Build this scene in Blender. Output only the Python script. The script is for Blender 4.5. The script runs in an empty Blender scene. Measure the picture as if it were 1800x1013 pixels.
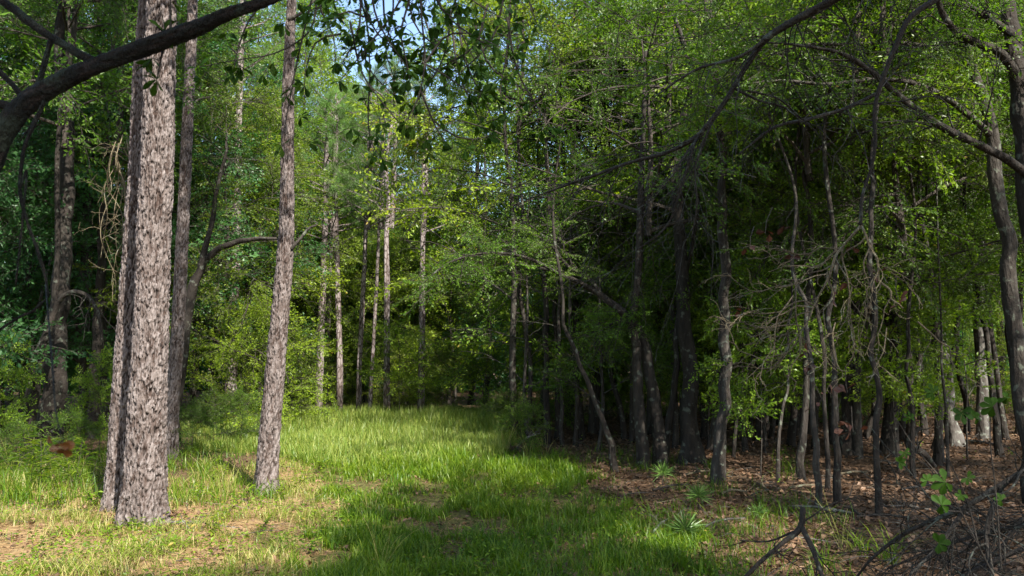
import bpy, math
import numpy as np
R0 = np.random.default_rng(11)
scene = bpy.context.scene
COL = scene.collection
V = lambda *a: np.array(a, float)

# ------------------------------------------------------------------ camera
EYE = V(0, 0, 1.6)
F = 1500.0
PITCH = math.atan((630 - 506.5) / F)
FWD = V(0, math.cos(PITCH), math.sin(PITCH))
UPV = V(0, -math.sin(PITCH), math.cos(PITCH))
cam = bpy.data.cameras.new("camera")
co = bpy.data.objects.new("camera", cam)
COL.objects.link(co)
co.location = EYE
co.rotation_euler = (math.pi / 2 + PITCH, 0, 0)
cam.lens = 30.0
cam.sensor_width = 36.0
cam.clip_start = 0.05
cam.clip_end = 2000
cam.dof.use_dof = True
cam.dof.focus_distance = 10.5
cam.dof.aperture_fstop = 8.0
scene.camera = co


def ray(px, py):
    return FWD + V(1, 0, 0) * (px - 900) / F + UPV * (506.5 - py) / F


def P(px, py, d):
    """world point seen at photo pixel (px, py) at distance d along the view's ground direction"""
    r = ray(px, py)
    return EYE + r * (d / r[1])


def G(px, py):
    r = ray(px, py)
    return EYE + r * (-1.6 / r[2])


def proj(p):
    q = np.atleast_2d(p) - EYE
    z = q @ FWD
    z = np.where(z < 0.05, 0.05, z)
    return 900 + F * q[:, 0] / z, 506.5 - F * (q @ UPV) / z


SUN = V(0.45, -0.75, 0.86)
SUN /= np.linalg.norm(SUN)


# ------------------------------------------------------------------ noise helpers
TAB = np.random.default_rng(3).random((4096, 4))


def vnoise(x, y, s=0):
    xi = np.floor(x).astype(int)
    yi = np.floor(y).astype(int)
    fx = x - xi
    fy = y - yi
    fx = fx * fx * (3 - 2 * fx)
    fy = fy * fy * (3 - 2 * fy)
    h = lambda i, j: TAB[(i * 73 + j * 179 + (i * j) % 97 * 31 + s * 1013) % 4096, 0]
    return (h(xi, yi) * (1 - fx) + h(xi + 1, yi) * fx) * (1 - fy) + (h(xi, yi + 1) * (1 - fx) + h(xi + 1, yi + 1) * fx) * fy


def gz(x, y):
    x = np.asarray(x, float)
    y = np.asarray(y, float)
    return 0.10 * (vnoise(x / 2.3, y / 2.3, 1) - 0.5) + 0.05 * (vnoise(x / .7, y / .7, 2) - .5)


def inpoly(px, py, poly):
    c = np.zeros(px.shape, bool)
    n = len(poly)
    for i in range(n):
        x1, y1 = poly[i]
        x2, y2 = poly[(i + 1) % n]
        if y1 == y2:
            continue
        k = ((y1 > py) != (y2 > py)) & (px < (x2 - x1) * (py - y1) / (y2 - y1) + x1)
        c ^= k
    return c


# ------------------------------------------------------------------ mesh building
class MB:
    def __init__(s):
        s.v = []; s.q = []; s.t = []; s.qm = []; s.tm = []; s.a = []; s.b = []
        s.n = 0

    def add(s, v, q=None, t=None, m=0, a=None, b=None):
        v = np.asarray(v, float)
        k = len(v)
        if q is not None and len(q):
            s.q.append(np.asarray(q) + s.n)
            s.qm.append(np.full(len(q), m))
        if t is not None and len(t):
            s.t.append(np.asarray(t) + s.n)
            s.tm.append(np.full(len(t), m))
        s.v.append(v)
        s.a.append(np.full(k, 0.5) if a is None else np.broadcast_to(a, (k,)))
        s.b.append(np.zeros(k) if b is None else np.broadcast_to(b, (k,)))
        s.n += k

    def mesh(s, name, mats, origin=None, smooth=True):
        v = np.concatenate(s.v)
        if origin is not None:
            v = v - np.asarray(origin)
        q = np.concatenate(s.q) if s.q else np.zeros((0, 4), int)
        t = np.concatenate(s.t) if s.t else np.zeros((0, 3), int)
        me = bpy.data.meshes.new(name)
        me.vertices.add(len(v))
        me.vertices.foreach_set("co", v.astype(np.float32).ravel())
        me.loops.add(q.size + t.size)
        me.loops.foreach_set("vertex_index", np.concatenate([q.ravel(), t.ravel()]).astype(np.int32))
        me.polygons.add(len(q) + len(t))
        st = np.concatenate([np.arange(len(q)) * 4, q.size + np.arange(len(t)) * 3]).astype(np.int32)
        me.polygons.foreach_set("loop_start", st)
        mi = np.concatenate([np.concatenate(s.qm) if s.qm else np.zeros(0), np.concatenate(s.tm) if s.tm else np.zeros(0)]).astype(np.int32)
        for m in mats:
            me.materials.append(m)
        me.polygons.foreach_set("material_index", mi)
        me.polygons.foreach_set("use_smooth", np.full(len(mi), smooth))
        at = me.attributes.new("var", "FLOAT", "POINT")
        at.data.foreach_set("value", np.concatenate(s.a).astype(np.float32))
        at = me.attributes.new("fis", "FLOAT", "POINT")
        at.data.foreach_set("value", np.concatenate(s.b).astype(np.float32))
        me.update()
        return me

    def build(s, name, mats, parent=None, origin=None, smooth=True):
        return place(name, s.mesh(name, mats, origin, smooth), parent)


def place(name, me, parent=None):
    o = bpy.data.objects.new(name, me)
    COL.objects.link(o)
    if parent is not None:
        o.parent = parent
    return o


def tag(o, label=None, cat=None, group=None, kind=None):
    if label: o["label"] = label
    if cat: o["category"] = cat
    if group: o["group"] = group
    if kind: o["kind"] = kind
    return o


def thing(name, label, cat, loc=(0, 0, 0), group=None):
    o = bpy.data.objects.new(name, None)
    COL.objects.link(o)
    o.location = loc
    o.empty_display_size = .2
    return tag(o, label, cat, group)


def unit(v):
    v = np.asarray(v, float)
    return v / (np.linalg.norm(v, axis=-1, keepdims=True) + 1e-12)


def spline(pts, rad, step, ten=1.0):
    pts = np.asarray(pts, float)
    rad = np.asarray(rad, float)
    if len(pts) == 2:
        pts = np.array([pts[0], (pts[0] + pts[1]) / 2, pts[1]])
        rad = np.array([rad[0], rad.mean(), rad[1]])
    d = np.r_[0, np.cumsum(np.linalg.norm(np.diff(pts, axis=0), axis=1))]
    n = max(3, int(d[-1] / step) + 1)
    s = np.linspace(0, d[-1], n)
    k = np.clip(np.searchsorted(d, s, side="right") - 1, 0, len(d) - 2)
    u = ((s - d[k]) / (d[k + 1] - d[k]))[:, None]
    tan = np.gradient(pts, d, axis=0) * ten
    h = (d[k + 1] - d[k])[:, None]
    p0, p1, m0, m1 = pts[k], pts[k + 1], tan[k] * h, tan[k + 1] * h
    out = (2 * u**3 - 3 * u**2 + 1) * p0 + (u**3 - 2 * u**2 + u) * m0 + (-2 * u**3 + 3 * u**2) * p1 + (u**3 - u**2) * m1
    return out, np.interp(s, d, rad)


def frames(p):
    t = unit(np.gradient(p, axis=0))
    a = V(1, 0, 0) if abs(t[0][0]) < .9 else V(0, 1, 0)
    n = unit(np.cross(t[0], a))
    N = np.empty_like(p)
    for i in range(len(p)):
        n = n - t[i] * (n @ t[i])
        n = n / (np.linalg.norm(n) + 1e-12)
        N[i] = n
    return t, N, np.cross(t, N)


def tube(mb, pts, rad, seg=8, step=None, m=0, disp=None, a=None, raw=False, cap=True, ten=1.0):
    if raw:
        p, r = np.asarray(pts, float), np.asarray(rad, float)
    else:
        p, r = spline(pts, rad, step or .25, ten)
    t, N, B = frames(p)
    th = np.linspace(0, 2 * np.pi, seg, endpoint=False)
    s = np.r_[0, np.cumsum(np.linalg.norm(np.diff(p, axis=0), axis=1))]
    rr = np.repeat(r[:, None], seg, 1)
    av = np.full((len(p), seg), .5 if a is None else a)
    bv = np.zeros((len(p), seg))
    if disp:
        hgt, av, bv = disp(th[None, :], s[:, None], r[:, None])
        rr = rr + hgt
    v = p[:, None, :] + rr[..., None] * (np.cos(th)[None, :, None] * N[:, None, :] + np.sin(th)[None, :, None] * B[:, None, :])
    n = len(p)
    i = np.arange(n - 1)[:, None] * seg
    j = np.arange(seg)[None, :]
    j2 = (j + 1) % seg
    q = np.stack([i + j, i + j2, i + seg + j2, i + seg + j], -1).reshape(-1, 4)
    tt = None
    vv = v.reshape(-1, 3)
    av = np.broadcast_to(av, (n, seg)).ravel()
    bv = np.broadcast_to(bv, (n, seg)).ravel()
    if cap:
        vv = np.vstack([vv, p[-1] + t[-1] * r[-1] * .3])
        av = np.r_[av, .5]
        bv = np.r_[bv, 0]
        e = (n - 1) * seg
        tt = np.stack([e + np.arange(seg), e + (np.arange(seg) + 1) % seg, np.full(seg, n * seg)], -1)
    mb.add(vv, q, tt, m, av, bv)
    return p, r


def bark_plates(cells, ch, amp, seed, flare=0.0, lobes=5, ph=0):
    def f(th, s, r):
        th = np.broadcast_to(th, (s.shape[0], th.shape[1]))
        s = np.broadcast_to(s, th.shape)
        U = th / (2 * np.pi) * cells + .8 * (vnoise(s * 4.1, th * 0 + seed, 3) - .5) + .9 * (vnoise(np.cos(th) * 7 + 3, s * 11 + np.sin(th) * 7, 1) - .5)
        Vv = s / ch + 1.3 * (vnoise(np.cos(th) * 6 + 9, s * 5 + np.sin(th) * 6, 4) - .5)
        ui = np.floor(U).astype(int)
        vi = np.floor(Vv).astype(int)
        f1 = np.full(th.shape, 9.)
        f2 = np.full(th.shape, 9.)
        pid = np.zeros(th.shape)
        for du in (-1, 0, 1):
            for dv in (-1, 0, 1):
                cu = ui + du
                cv = vi + dv
                h = TAB[((cu % cells) * 197 + cv * 331 + seed * 77) % 4096]
                d = np.hypot(cu + .5 + .8 * (h[..., 0] - .5) - U, cv + .5 + .8 * (h[..., 1] - .5) - Vv)
                new = d < f1
                f2 = np.where(new, f1, np.minimum(f2, d))
                pid = np.where(new, h[..., 2], pid)
                f1 = np.where(new, d, f1)
        e = np.clip((f2 - f1) / .26, 0, 1)
        e = e * e * (3 - 2 * e)
        gate = vnoise(th * cells * .9 + 5, s / ch * 1.9, 9)
        gate = np.clip((gate - .40) / .13, .14, 1)
        e = 1 - (1 - e) * gate
        rough = vnoise(th * cells * .75, s * 34, 5) - .5 + .7 * (vnoise(th * cells * 1.9, s * 80, 2) - .5)
        hgt = amp * (e - 1) + amp * .4 * (pid - .5) * e + amp * .5 * rough
        hgt = hgt + flare * 1.5 * np.exp(-s / .26) * (.5 + .6 * np.cos(lobes * th + ph))
        hgt = hgt + .03 * r * np.sin(2 * th + s * .8 + seed) + .04 * r * (vnoise(th * 1.5 + seed, s * 1.2, 6) - .5)
        return hgt, np.clip(pid * .35 + .65 * (rough + .5), 0, 1), 1 - e
    return f


def bark_scaly(amp, seed):
    def f(th, s, r):
        th = np.broadcast_to(th, (s.shape[0], th.shape[1]))
        s = np.broadcast_to(s, th.shape)
        c, d = np.cos(th), np.sin(th)
        n1 = vnoise(c * 2 + seed + 20, s * 9 + d * 2, 7) - .5
        n2 = vnoise(c * 5 + seed + 40, s * 38 + d * 5, 8) - .5
        n3 = vnoise(c * 11 + seed + 60, s * 90 + d * 11, 3) - .5
        k = np.clip(vnoise(c * 1.5 + 70, s * 6 + d * 1.5 + seed, 4) - .72, 0, 1) * 1.6
        return r * (.24 * n1 + .5 * k) + amp * (n2 + .8 * n3), np.clip(.5 + n2 + .4 * n3, 0, 1), np.clip(-n2 * 2.2 - .2 * n3, 0, 1)
    return f


def bark_ridges(amp, seed, flare=0.0, lobes=5):
    def f(th, s, r):
        th = np.broadcast_to(th, (s.shape[0], th.shape[1]))
        s = np.broadcast_to(s, th.shape)
        n1 = vnoise(np.cos(th) * 2.2 + seed * 3.1 + 20, s * 1.6 + np.sin(th) * 2.2, 7) - .5
        n2 = vnoise(np.cos(th) * 6 + seed + 40, s * 7 + np.sin(th) * 6, 8) - .5
        hgt = r * (.16 * n1 + .08 * n2) + amp * n2
        hgt = hgt + flare * np.exp(-s / .2) * (.5 + .6 * np.cos(lobes * th + seed))
        return hgt, np.clip(.5 + n1, 0, 1), np.clip(.5 - n2 * 1.6, 0, 1) * .6
    return f


# ------------------------------------------------------------------ leaves, sprays
def leaves(b, d, n, ln, wd, fold=.18, droop=.12):
    """N leaves: base points b, directions d, normals n -> verts (4N), tris (2N)"""
    d = unit(d)
    w = unit(np.cross(n, d))
    n = np.cross(d, w)
    ln = np.broadcast_to(ln, (len(b),))[:, None]
    wd = np.broadcast_to(wd, (len(b),))[:, None]
    mid = b + d * ln * .48 - n * ln * droop * .26
    v = np.stack([b, mid + w * wd * .5 + n * wd * fold, b + d * ln - n * ln * droop, mid - w * wd * .5 + n * wd * fold], 1)
    i = np.arange(len(b))[:, None] * 4
    t = np.concatenate([i + [0, 2, 1], i + [0, 3, 2]], 1).reshape(-1, 3)
    return v.reshape(-1, 3), t


def big_leaves(b, d, n, ln, wd, tipw=.34, fold=.16, droop=.15):
    """fuller outline (8 points) for leaves near the lens: narrow base, broad blunt tip"""
    d = unit(d)
    w = unit(np.cross(n, d))
    n = np.cross(d, w)
    ln = np.broadcast_to(ln, (len(b),))[:, None]
    wd = np.broadcast_to(wd, (len(b),))[:, None]
    at = lambda f, s: b + d * ln * f + w * wd * s + n * (wd * fold * abs(s) * 2 - ln * droop * f * f)
    v = np.stack([at(0, 0), at(.35, .20), at(.68, tipw + .12), at(.9, tipw * .8), at(1, 0), at(.9, -tipw * .8), at(.68, -tipw - .12), at(.35, -.20), at(.6, 0)], 1)
    i = np.arange(len(b))[:, None] * 9
    t = np.concatenate([i + [8, k, (k + 1) % 8] for k in range(8)], 1).reshape(-1, 3)
    return v.reshape(-1, 3), t


def gen_spray(rng, L, ll, lw, ns=9, per=6):
    """a twig with side twigs, along +X, lying about flat; returns twig mesh and leaf mesh arrays"""
    tw = MB()
    lf = MB()
    xs = np.linspace(0, 1, 7)
    ax = np.stack([xs * L, .05 * L * np.sin(xs * 5 + rng.random() * 6), -.14 * L * xs**2], 1)
    tube(tw, ax, np.linspace(.006, .0022, 7), 3, raw=True, cap=False)
    B = []; D = []; N = []
    for k in range(ns):
        f = .12 + .88 * (k + rng.random() * .6) / ns
        f = min(f, 1)
        p = np.array([np.interp(f, xs, ax[:, c]) for c in range(3)])
        side = 1 if k % 2 else -1
        an = math.radians(rng.uniform(30, 65)) * side
        sl = L * rng.uniform(.22, .5) * (1.15 - .7 * f)
        dr = V(math.cos(an), math.sin(an), rng.uniform(-.35, .2))
        e = p + dr * sl
        tube(tw, [p, (p + e) / 2 + V(0, 0, .02), e], [.003, .0025, .0016], 3, raw=True, cap=False)
        for j in range(per):
            g = (j + .6 + rng.random() * .5) / per
            q = p + (e - p) * min(g, 1)
            a2 = an + math.radians(rng.uniform(25, 75)) * (1 if j % 2 else -1)
            if j == per - 1: a2 = an
            B.append(q); D.append(V(math.cos(a2), math.sin(a2), rng.uniform(-.9, .5)))
            N.append(V(rng.normal(0, .8), rng.normal(0, .8), 1))
    n = len(B)
    s = rng.uniform(.65, 1.2, n)
    v, t = leaves(np.array(B), np.array(D), np.array(N), ll * s, lw * s)
    lf.add(v, None, t, 0, np.repeat(rng.random(n), 4))
    return (np.concatenate(tw.v), np.concatenate(tw.q)), (np.concatenate(lf.v), np.concatenate(lf.t), np.concatenate(lf.a))


def put_sprays(mb, sprays, pos, dr, sc, rng, twig_m=1, leaf_m=0, tilt=.8):
    """copies spray shapes to many points of one crown"""
    pos = np.asarray(pos, float).reshape(-1, 3)
    if len(pos) == 0:
        return
    dr = unit(np.asarray(dr, float).reshape(-1, 3))
    sc = np.broadcast_to(sc, (len(pos),))
    up = unit(V(0, 0, 1) + rng.normal(0, tilt, (len(pos), 3)))
    y = unit(np.cross(up, dr))
    z = np.cross(dr, y)
    M = np.stack([dr, y, z], 1) * sc[:, None, None]      # rows: images of the axes
    pick = rng.integers(0, len(sprays), len(pos))
    for k, ((tv, tq), (lv, lt, la)) in enumerate(sprays):
        w = np.where(pick == k)[0]
        if len(w) == 0:
            continue
        for (sv, sf, av, m) in ((tv, tq, None, twig_m), (lv, lt, la, leaf_m)):
            vv = np.einsum("vi,nij->nvj", sv, M[w]) + pos[w][:, None, :]
            ff = sf[None] + (np.arange(len(w)) * len(sv))[:, None, None]
            aa = None
            if av is not None:
                aa = np.clip(av[None] * .6 + .4 * rng.random((len(w), 1)), 0, 1).ravel()
            vv = vv.reshape(-1, 3)
            ff = ff.reshape(-1, sf.shape[1])
            if sf.shape[1] == 4:
                mb.add(vv, ff, None, m, aa)
            else:
                mb.add(vv, None, ff, m, aa)


def limb_path(rng, p0, d, L, n=6, wig=.12, sag=.0, rise=0.0):
    d = unit(d)
    pts = [np.asarray(p0, float)]
    st = L / (n - 1)
    for i in range(n - 1):
        d = unit(d + rng.normal(0, wig, 3) + V(0, 0, rise - sag * i / n))
        pts.append(pts[-1] + d * st)
    return np.array(pts)


def skeleton(rng, wood, top_pts, r0, n_limbs, h0, limb_len, up=.45, subs=5, sag=.18, seg=6, start=0.0):
    """limbs and side limbs off a stem; returns spray positions and directions"""
    pos = []; dr = []
    tp = np.asarray(top_pts)
    s = np.r_[0, np.cumsum(np.linalg.norm(np.diff(tp, axis=0), axis=1))]
    for i in range(n_limbs):
        f = h0 + (1 - h0) * (i + rng.random() * .7) / n_limbs
        p0 = np.array([np.interp(f * s[-1], s, tp[:, c]) for c in range(3)])
        az = start + i * 2.4 + rng.normal(0, .35)
        L = limb_len(f) * rng.uniform(.75, 1.2)
        d = V(math.cos(az), math.sin(az), rng.normal(up, .2))
        lp = limb_path(rng, p0, d, L, 7, .13, sag)
        rr = max(.010, r0 * (1 - f * .75) * .42)
        tube(wood, lp, np.linspace(rr, .005, 7), seg, step=max(.25, L / 8))
        for k in range(subs):
            g = .28 + .72 * (k + rng.random() * .6) / subs
            q = np.array([np.interp(g * 6, np.arange(7), lp[:, c]) for c in range(3)])
            ax = unit(lp[-1] - lp[0])
            sd = unit(np.cross(ax, V(0, 0, 1))) * (1 if k % 2 else -1)
            d2 = ax * .7 + sd * rng.uniform(.5, 1.1) + V(0, 0, rng.normal(.05, .25))
            L2 = L * rng.uniform(.28, .5) * (1.15 - .4 * g)
            sp = limb_path(rng, q, d2, L2, 5, .16, sag)
            tube(wood, sp, np.linspace(max(.006, rr * .4), .003, 5), 4, raw=True, cap=False)
            for j in (1, 2, 3, 4):
                dd = unit(sp[j] - sp[j - 1])
                pos.append(sp[j]); dr.append(dd + rng.normal(0, .6, 3) * V(1, 1, .8))
        for j in (3, 4, 5, 6):
            pos.append(lp[j]); dr.append(unit(lp[j] - lp[j - 1]) + rng.normal(0, .7, 3) * V(1, 1, .8))
    return np.array(pos), np.array(dr)


def bare_branch(rng, mb, p0, d, L, r, lev, wig=.16, sag=.1, kids=4, spread=.8, tips=None):
    lp = limb_path(rng, p0, d, L, 6, wig, sag)
    tube(mb, lp, np.linspace(r, max(.0012, r * .35), 6), 6 if lev > 1 else 4, raw=lev < 2, step=L / 9, cap=False)
    if tips is not None:
        tips.append((lp[-1], lp[-1] - lp[-2]))
    if lev <= 0:
        return
    for k in range(kids):
        g = rng.uniform(.25, 1.0)
        q = np.array([np.interp(g * 5, np.arange(6), lp[:, c]) for c in range(3)])
        ax = unit(lp[-1] - lp[0])
        bare_branch(rng, mb, q, ax + unit(rng.normal(0, 1, 3)) * spread, L * rng.uniform(.3, .6), r * .5, lev - 1, wig, sag, max(2, kids - 1), spread, tips)


# ------------------------------------------------------------------ materials
def mat(name):
    m = bpy.data.materials.new(name)
    m.use_nodes = True
    nt = m.node_tree
    nt.nodes.clear()
    return m, nt.nodes, nt.links


def N_(nodes, kind, **kw):
    n = nodes.new(kind)
    for k, v in kw.items():
        if k in n.inputs: n.inputs[k].default_value = v
        else: setattr(n, k, v)
    return n


def mixc(nodes, links, fac, a, b):
    n = nodes.new("ShaderNodeMix")
    n.data_type = "RGBA"
    for sock, val in ((n.inputs[0], fac), (n.inputs[6], a), (n.inputs[7], b)):
        if hasattr(val, "links"): links.new(val, sock)
        else: sock.default_value = val if not isinstance(val, tuple) else (*val, 1)[:4]
    return n.outputs[2]


def ramp(nodes, links, src, lo, hi):
    n = nodes.new("ShaderNodeMapRange")
    n.inputs[1].default_value = lo
    n.inputs[2].default_value = hi
    links.new(src, n.inputs[0])
    return n.outputs[0]


def leaf_mat(name, c1, c2, trans=.45, tcol=(1.5, 1.7, .55), rough=.42, spread=.25, dead=None, spec=.35):
    m, nd, lk = mat(name)
    a = N_(nd, "ShaderNodeAttribute", attribute_name="var")
    c = mixc(nd, lk, a.outputs["Fac"], c1, c2)
    if dead:
        c = mixc(nd, lk, ramp(nd, lk, a.outputs["Fac"], .955, .965), c, dead)
    oi = N_(nd, "ShaderNodeObjectInfo")
    hs = N_(nd, "ShaderNodeHueSaturation")
    mr = N_(nd, "ShaderNodeMapRange")
    mr.inputs[3].default_value = 1 - spread
    mr.inputs[4].default_value = 1 + spread
    lk.new(oi.outputs["Random"], mr.inputs[0])
    lk.new(mr.outputs[0], hs.inputs["Value"])
    mh = N_(nd, "ShaderNodeMapRange")
    mh.inputs[3].default_value = .493
    mh.inputs[4].default_value = .510
    mul = N_(nd, "ShaderNodeMath", operation="FRACT")
    m7 = N_(nd, "ShaderNodeMath", operation="MULTIPLY")
    m7.inputs[1].default_value = 7.13
    lk.new(oi.outputs["Random"], m7.inputs[0])
    lk.new(m7.outputs[0], mul.inputs[0])
    lk.new(mul.outputs[0], mh.inputs[0])
    lk.new(mh.outputs[0], hs.inputs["Hue"])
    lk.new(c, hs.inputs["Color"])
    p = N_(nd, "ShaderNodeBsdfPrincipled", Roughness=rough)
    p.inputs["Specular IOR Level"].default_value = spec
    lk.new(hs.outputs[0], p.inputs["Base Color"])
    tc = mixc(nd, lk, 1.0, hs.outputs[0], (*tcol, 1))
    tc.node.blend_type = "MULTIPLY"
    tr = N_(nd, "ShaderNodeBsdfTranslucent")
    lk.new(tc, tr.inputs[0])
    mx = N_(nd, "ShaderNodeMixShader")
    mx.inputs[0].default_value = trans
    lk.new(p.outputs[0], mx.inputs[1])
    lk.new(tr.outputs[0], mx.inputs[2])
    o = N_(nd, "ShaderNodeOutputMaterial")
    lk.new(mx.outputs[0], o.inputs[0])
    return m


def wood_mat(name, dark, mid, pale, lichen=.0, lcol=(.26, .28, .23), scale=9., fis=(.03, .022, .018), stretch=.35, plates=False):
    m, nd, lk = mat(name)
    tc = N_(nd, "ShaderNodeTexCoord")
    mp = N_(nd, "ShaderNodeMapping")
    mp.inputs["Scale"].default_value = (1, 1, stretch)
    lk.new(tc.outputs["Object"], mp.inputs[0])
    n1 = N_(nd, "ShaderNodeTexNoise", Scale=scale, Detail=6.)
    lk.new(mp.outputs[0], n1.inputs["Vector"])
    a = N_(nd, "ShaderNodeAttribute", attribute_name="var")
    b = N_(nd, "ShaderNodeAttribute", attribute_name="fis")
    c = mixc(nd, lk, ramp(nd, lk, n1.outputs[0], .40, .60), dark, mid)
    c = mixc(nd, lk, ramp(nd, lk, a.outputs["Fac"], .35, .95), c, pale)
    h = n1.outputs[0]
    f = b.outputs["Fac"]
    if plates:
        vo = N_(nd, "ShaderNodeTexVoronoi", Scale=scale * 1.6, feature="DISTANCE_TO_EDGE")
        lk.new(mp.outputs[0], vo.inputs["Vector"])
        e = ramp(nd, lk, vo.outputs[0], .14, .02)
        f = e
    c = mixc(nd, lk, f, c, fis)
    if lichen:
        n2 = N_(nd, "ShaderNodeTexNoise", Scale=11., Detail=7.)
        lk.new(tc.outputs["Object"], n2.inputs["Vector"])
        c = mixc(nd, lk, ramp(nd, lk, n2.outputs[0], .62 - lichen * .25, .68 - lichen * .2), c, lcol)
    p = N_(nd, "ShaderNodeBsdfPrincipled", Roughness=.85)
    p.inputs["Specular IOR Level"].default_value = .2
    lk.new(c, p.inputs["Base Color"])
    bp = N_(nd, "ShaderNodeBump", Strength=.9, Distance=.03)
    n3 = N_(nd, "ShaderNodeTexNoise", Scale=scale * 4, Detail=4.)
    lk.new(mp.outputs[0], n3.inputs["Vector"])
    lk.new(n3.outputs[0], bp.inputs["Height"])
    lk.new(bp.outputs[0], p.inputs["Normal"])
    o = N_(nd, "ShaderNodeOutputMaterial")
    lk.new(p.outputs[0], o.inputs[0])
    return m


PINE = wood_mat("pine_bark", (.060, .040, .032), (.138, .110, .099), (.240, .205, .194), fis=(.012, .008, .006), scale=16)
PINE_FAR = wood_mat("pine_bark_small", (.13, .098, .085), (.235, .20, .19), (.30, .26, .25), fis=(.06, .042, .035), scale=9, plates=True)
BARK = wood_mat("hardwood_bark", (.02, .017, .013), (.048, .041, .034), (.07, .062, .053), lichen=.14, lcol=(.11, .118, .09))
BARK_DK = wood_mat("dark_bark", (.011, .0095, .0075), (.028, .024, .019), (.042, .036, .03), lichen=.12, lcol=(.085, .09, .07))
BARK_LIMB_SHADED = wood_mat("limb_bark_shaded", (.003, .003, .0025), (.008, .008, .006), (.017, .017, .013), lichen=.34, lcol=(.028, .034, .024), scale=30)  # dark oak bark, lowered further to stand in for shade on the limb
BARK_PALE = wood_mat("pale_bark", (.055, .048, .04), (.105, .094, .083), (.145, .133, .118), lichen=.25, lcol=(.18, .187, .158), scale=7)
TWIG = wood_mat("twig_wood", (.032, .026, .02), (.068, .056, .045), (.085, .072, .06), scale=20)
DEAD = wood_mat("dead_wood", (.10, .078, .045), (.195, .155, .095), (.25, .205, .13), lichen=.15, lcol=(.20, .20, .14), scale=24)
LICHEN_TWIG = wood_mat("lichen_twig", (.017, .015, .012), (.036, .032, .026), (.052, .048, .04), lichen=.15, lcol=(.09, .10, .08), scale=18)

LEAF = leaf_mat("leaf_green", (.040, .096, .010), (.132, .212, .018), dead=(.26, .20, .04))
LEAF_COOL = leaf_mat("leaf_cool_green", (.026, .090, .026), (.078, .175, .050), tcol=(1.2, 1.7, .8))
LEAF_YEL = leaf_mat("leaf_yellow_green", (.105, .190, .011), (.28, .355, .018), tcol=(1.5, 1.5, .5), dead=(.34, .25, .04))
LEAF_MID = leaf_mat("leaf_mid_green", (.064, .132, .011), (.205, .285, .020), dead=(.30, .22, .05))
LEAF_THICK_SHADED = leaf_mat("leaf_leathery_shaded", (.016, .042, .004), (.042, .088, .008), trans=.28, tcol=(1.5, 1.6, .4), rough=.6, spread=.05, spec=.1)  # leathery leaves with shade put into the colour for a near-silhouette look
LEAF_DK = leaf_mat("leaf_deep_green", (.038, .080, .010), (.095, .150, .018))
NEEDLE = leaf_mat("pine_needles", (.06, .125, .022), (.13, .22, .05), trans=.25)
GRASS = leaf_mat("grass_blades", (.040, .110, .004), (.195, .250, .018), trans=.42, tcol=(1.4, 1.6, .5), spread=.05)
STRAWG = leaf_mat("dry_grass_blades", (.20, .215, .04), (.44, .37, .15), trans=.35, tcol=(1.2, 1.2, .8), spread=.05)
MEADOW = leaf_mat("meadow_blades", (.10, .185, .022), (.31, .33, .075), trans=.4, tcol=(1.3, 1.4, .6), spread=.05)
LITTER = leaf_mat("fallen_leaves", (.045, .024, .014), (.23, .13, .078), trans=.12, tcol=(1.2, 1, .7), rough=.6, spread=.0)
STRAW = leaf_mat("fallen_needles", (.18, .09, .04), (.44, .27, .13), trans=.1, tcol=(1, 1, 1), rough=.6, spread=.0)
BROWN = leaf_mat("dead_brown_leaves", (.035, .014, .009), (.085, .032, .018), trans=.3, tcol=(1.5, 1.0, .7), spread=.1)

# ------------------------------------------------------------------ ground
LUSH = [(470, 805), (640, 795), (905, 792), (1000, 838), (1100, 880), (1190, 925), (1260, 1013), (1330, 1200), (430, 1200), (480, 1013), (560, 960), (640, 905), (590, 850)]
MEADOWP = [(330, 748), (500, 728), (700, 722), (885, 728), (905, 765), (895, 800), (760, 822), (500, 822), (440, 800), (340, 800)]
LEFTG = [(-400, 850), (-700, 1300), (560, 1300), (640, 900), (640, 850), (500, 805), (300, 850)]


def cover(x, y, jit=26):
    """how grassy the ground is at world points: lush, meadow, left"""
    px, py = proj(np.stack([x, y, np.zeros_like(x)], -1))
    j1 = (vnoise(x * 1.3, y * 1.3, 11) - .5) * 2 + (vnoise(x * 4, y * 4, 12) - .5)
    j2 = (vnoise(x * 1.3, y * 1.3, 13) - .5) * 2 + (vnoise(x * 4, y * 4, 14) - .5)
    k = np.clip((py - 640) / 200, .15, 1.6)
    px = px + j1 * jit * 1.6 * k
    py = py + j2 * jit * .5 * k
    return inpoly(px, py, LUSH), inpoly(px, py, MEADOWP), inpoly(px, py, LEFTG)


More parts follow.
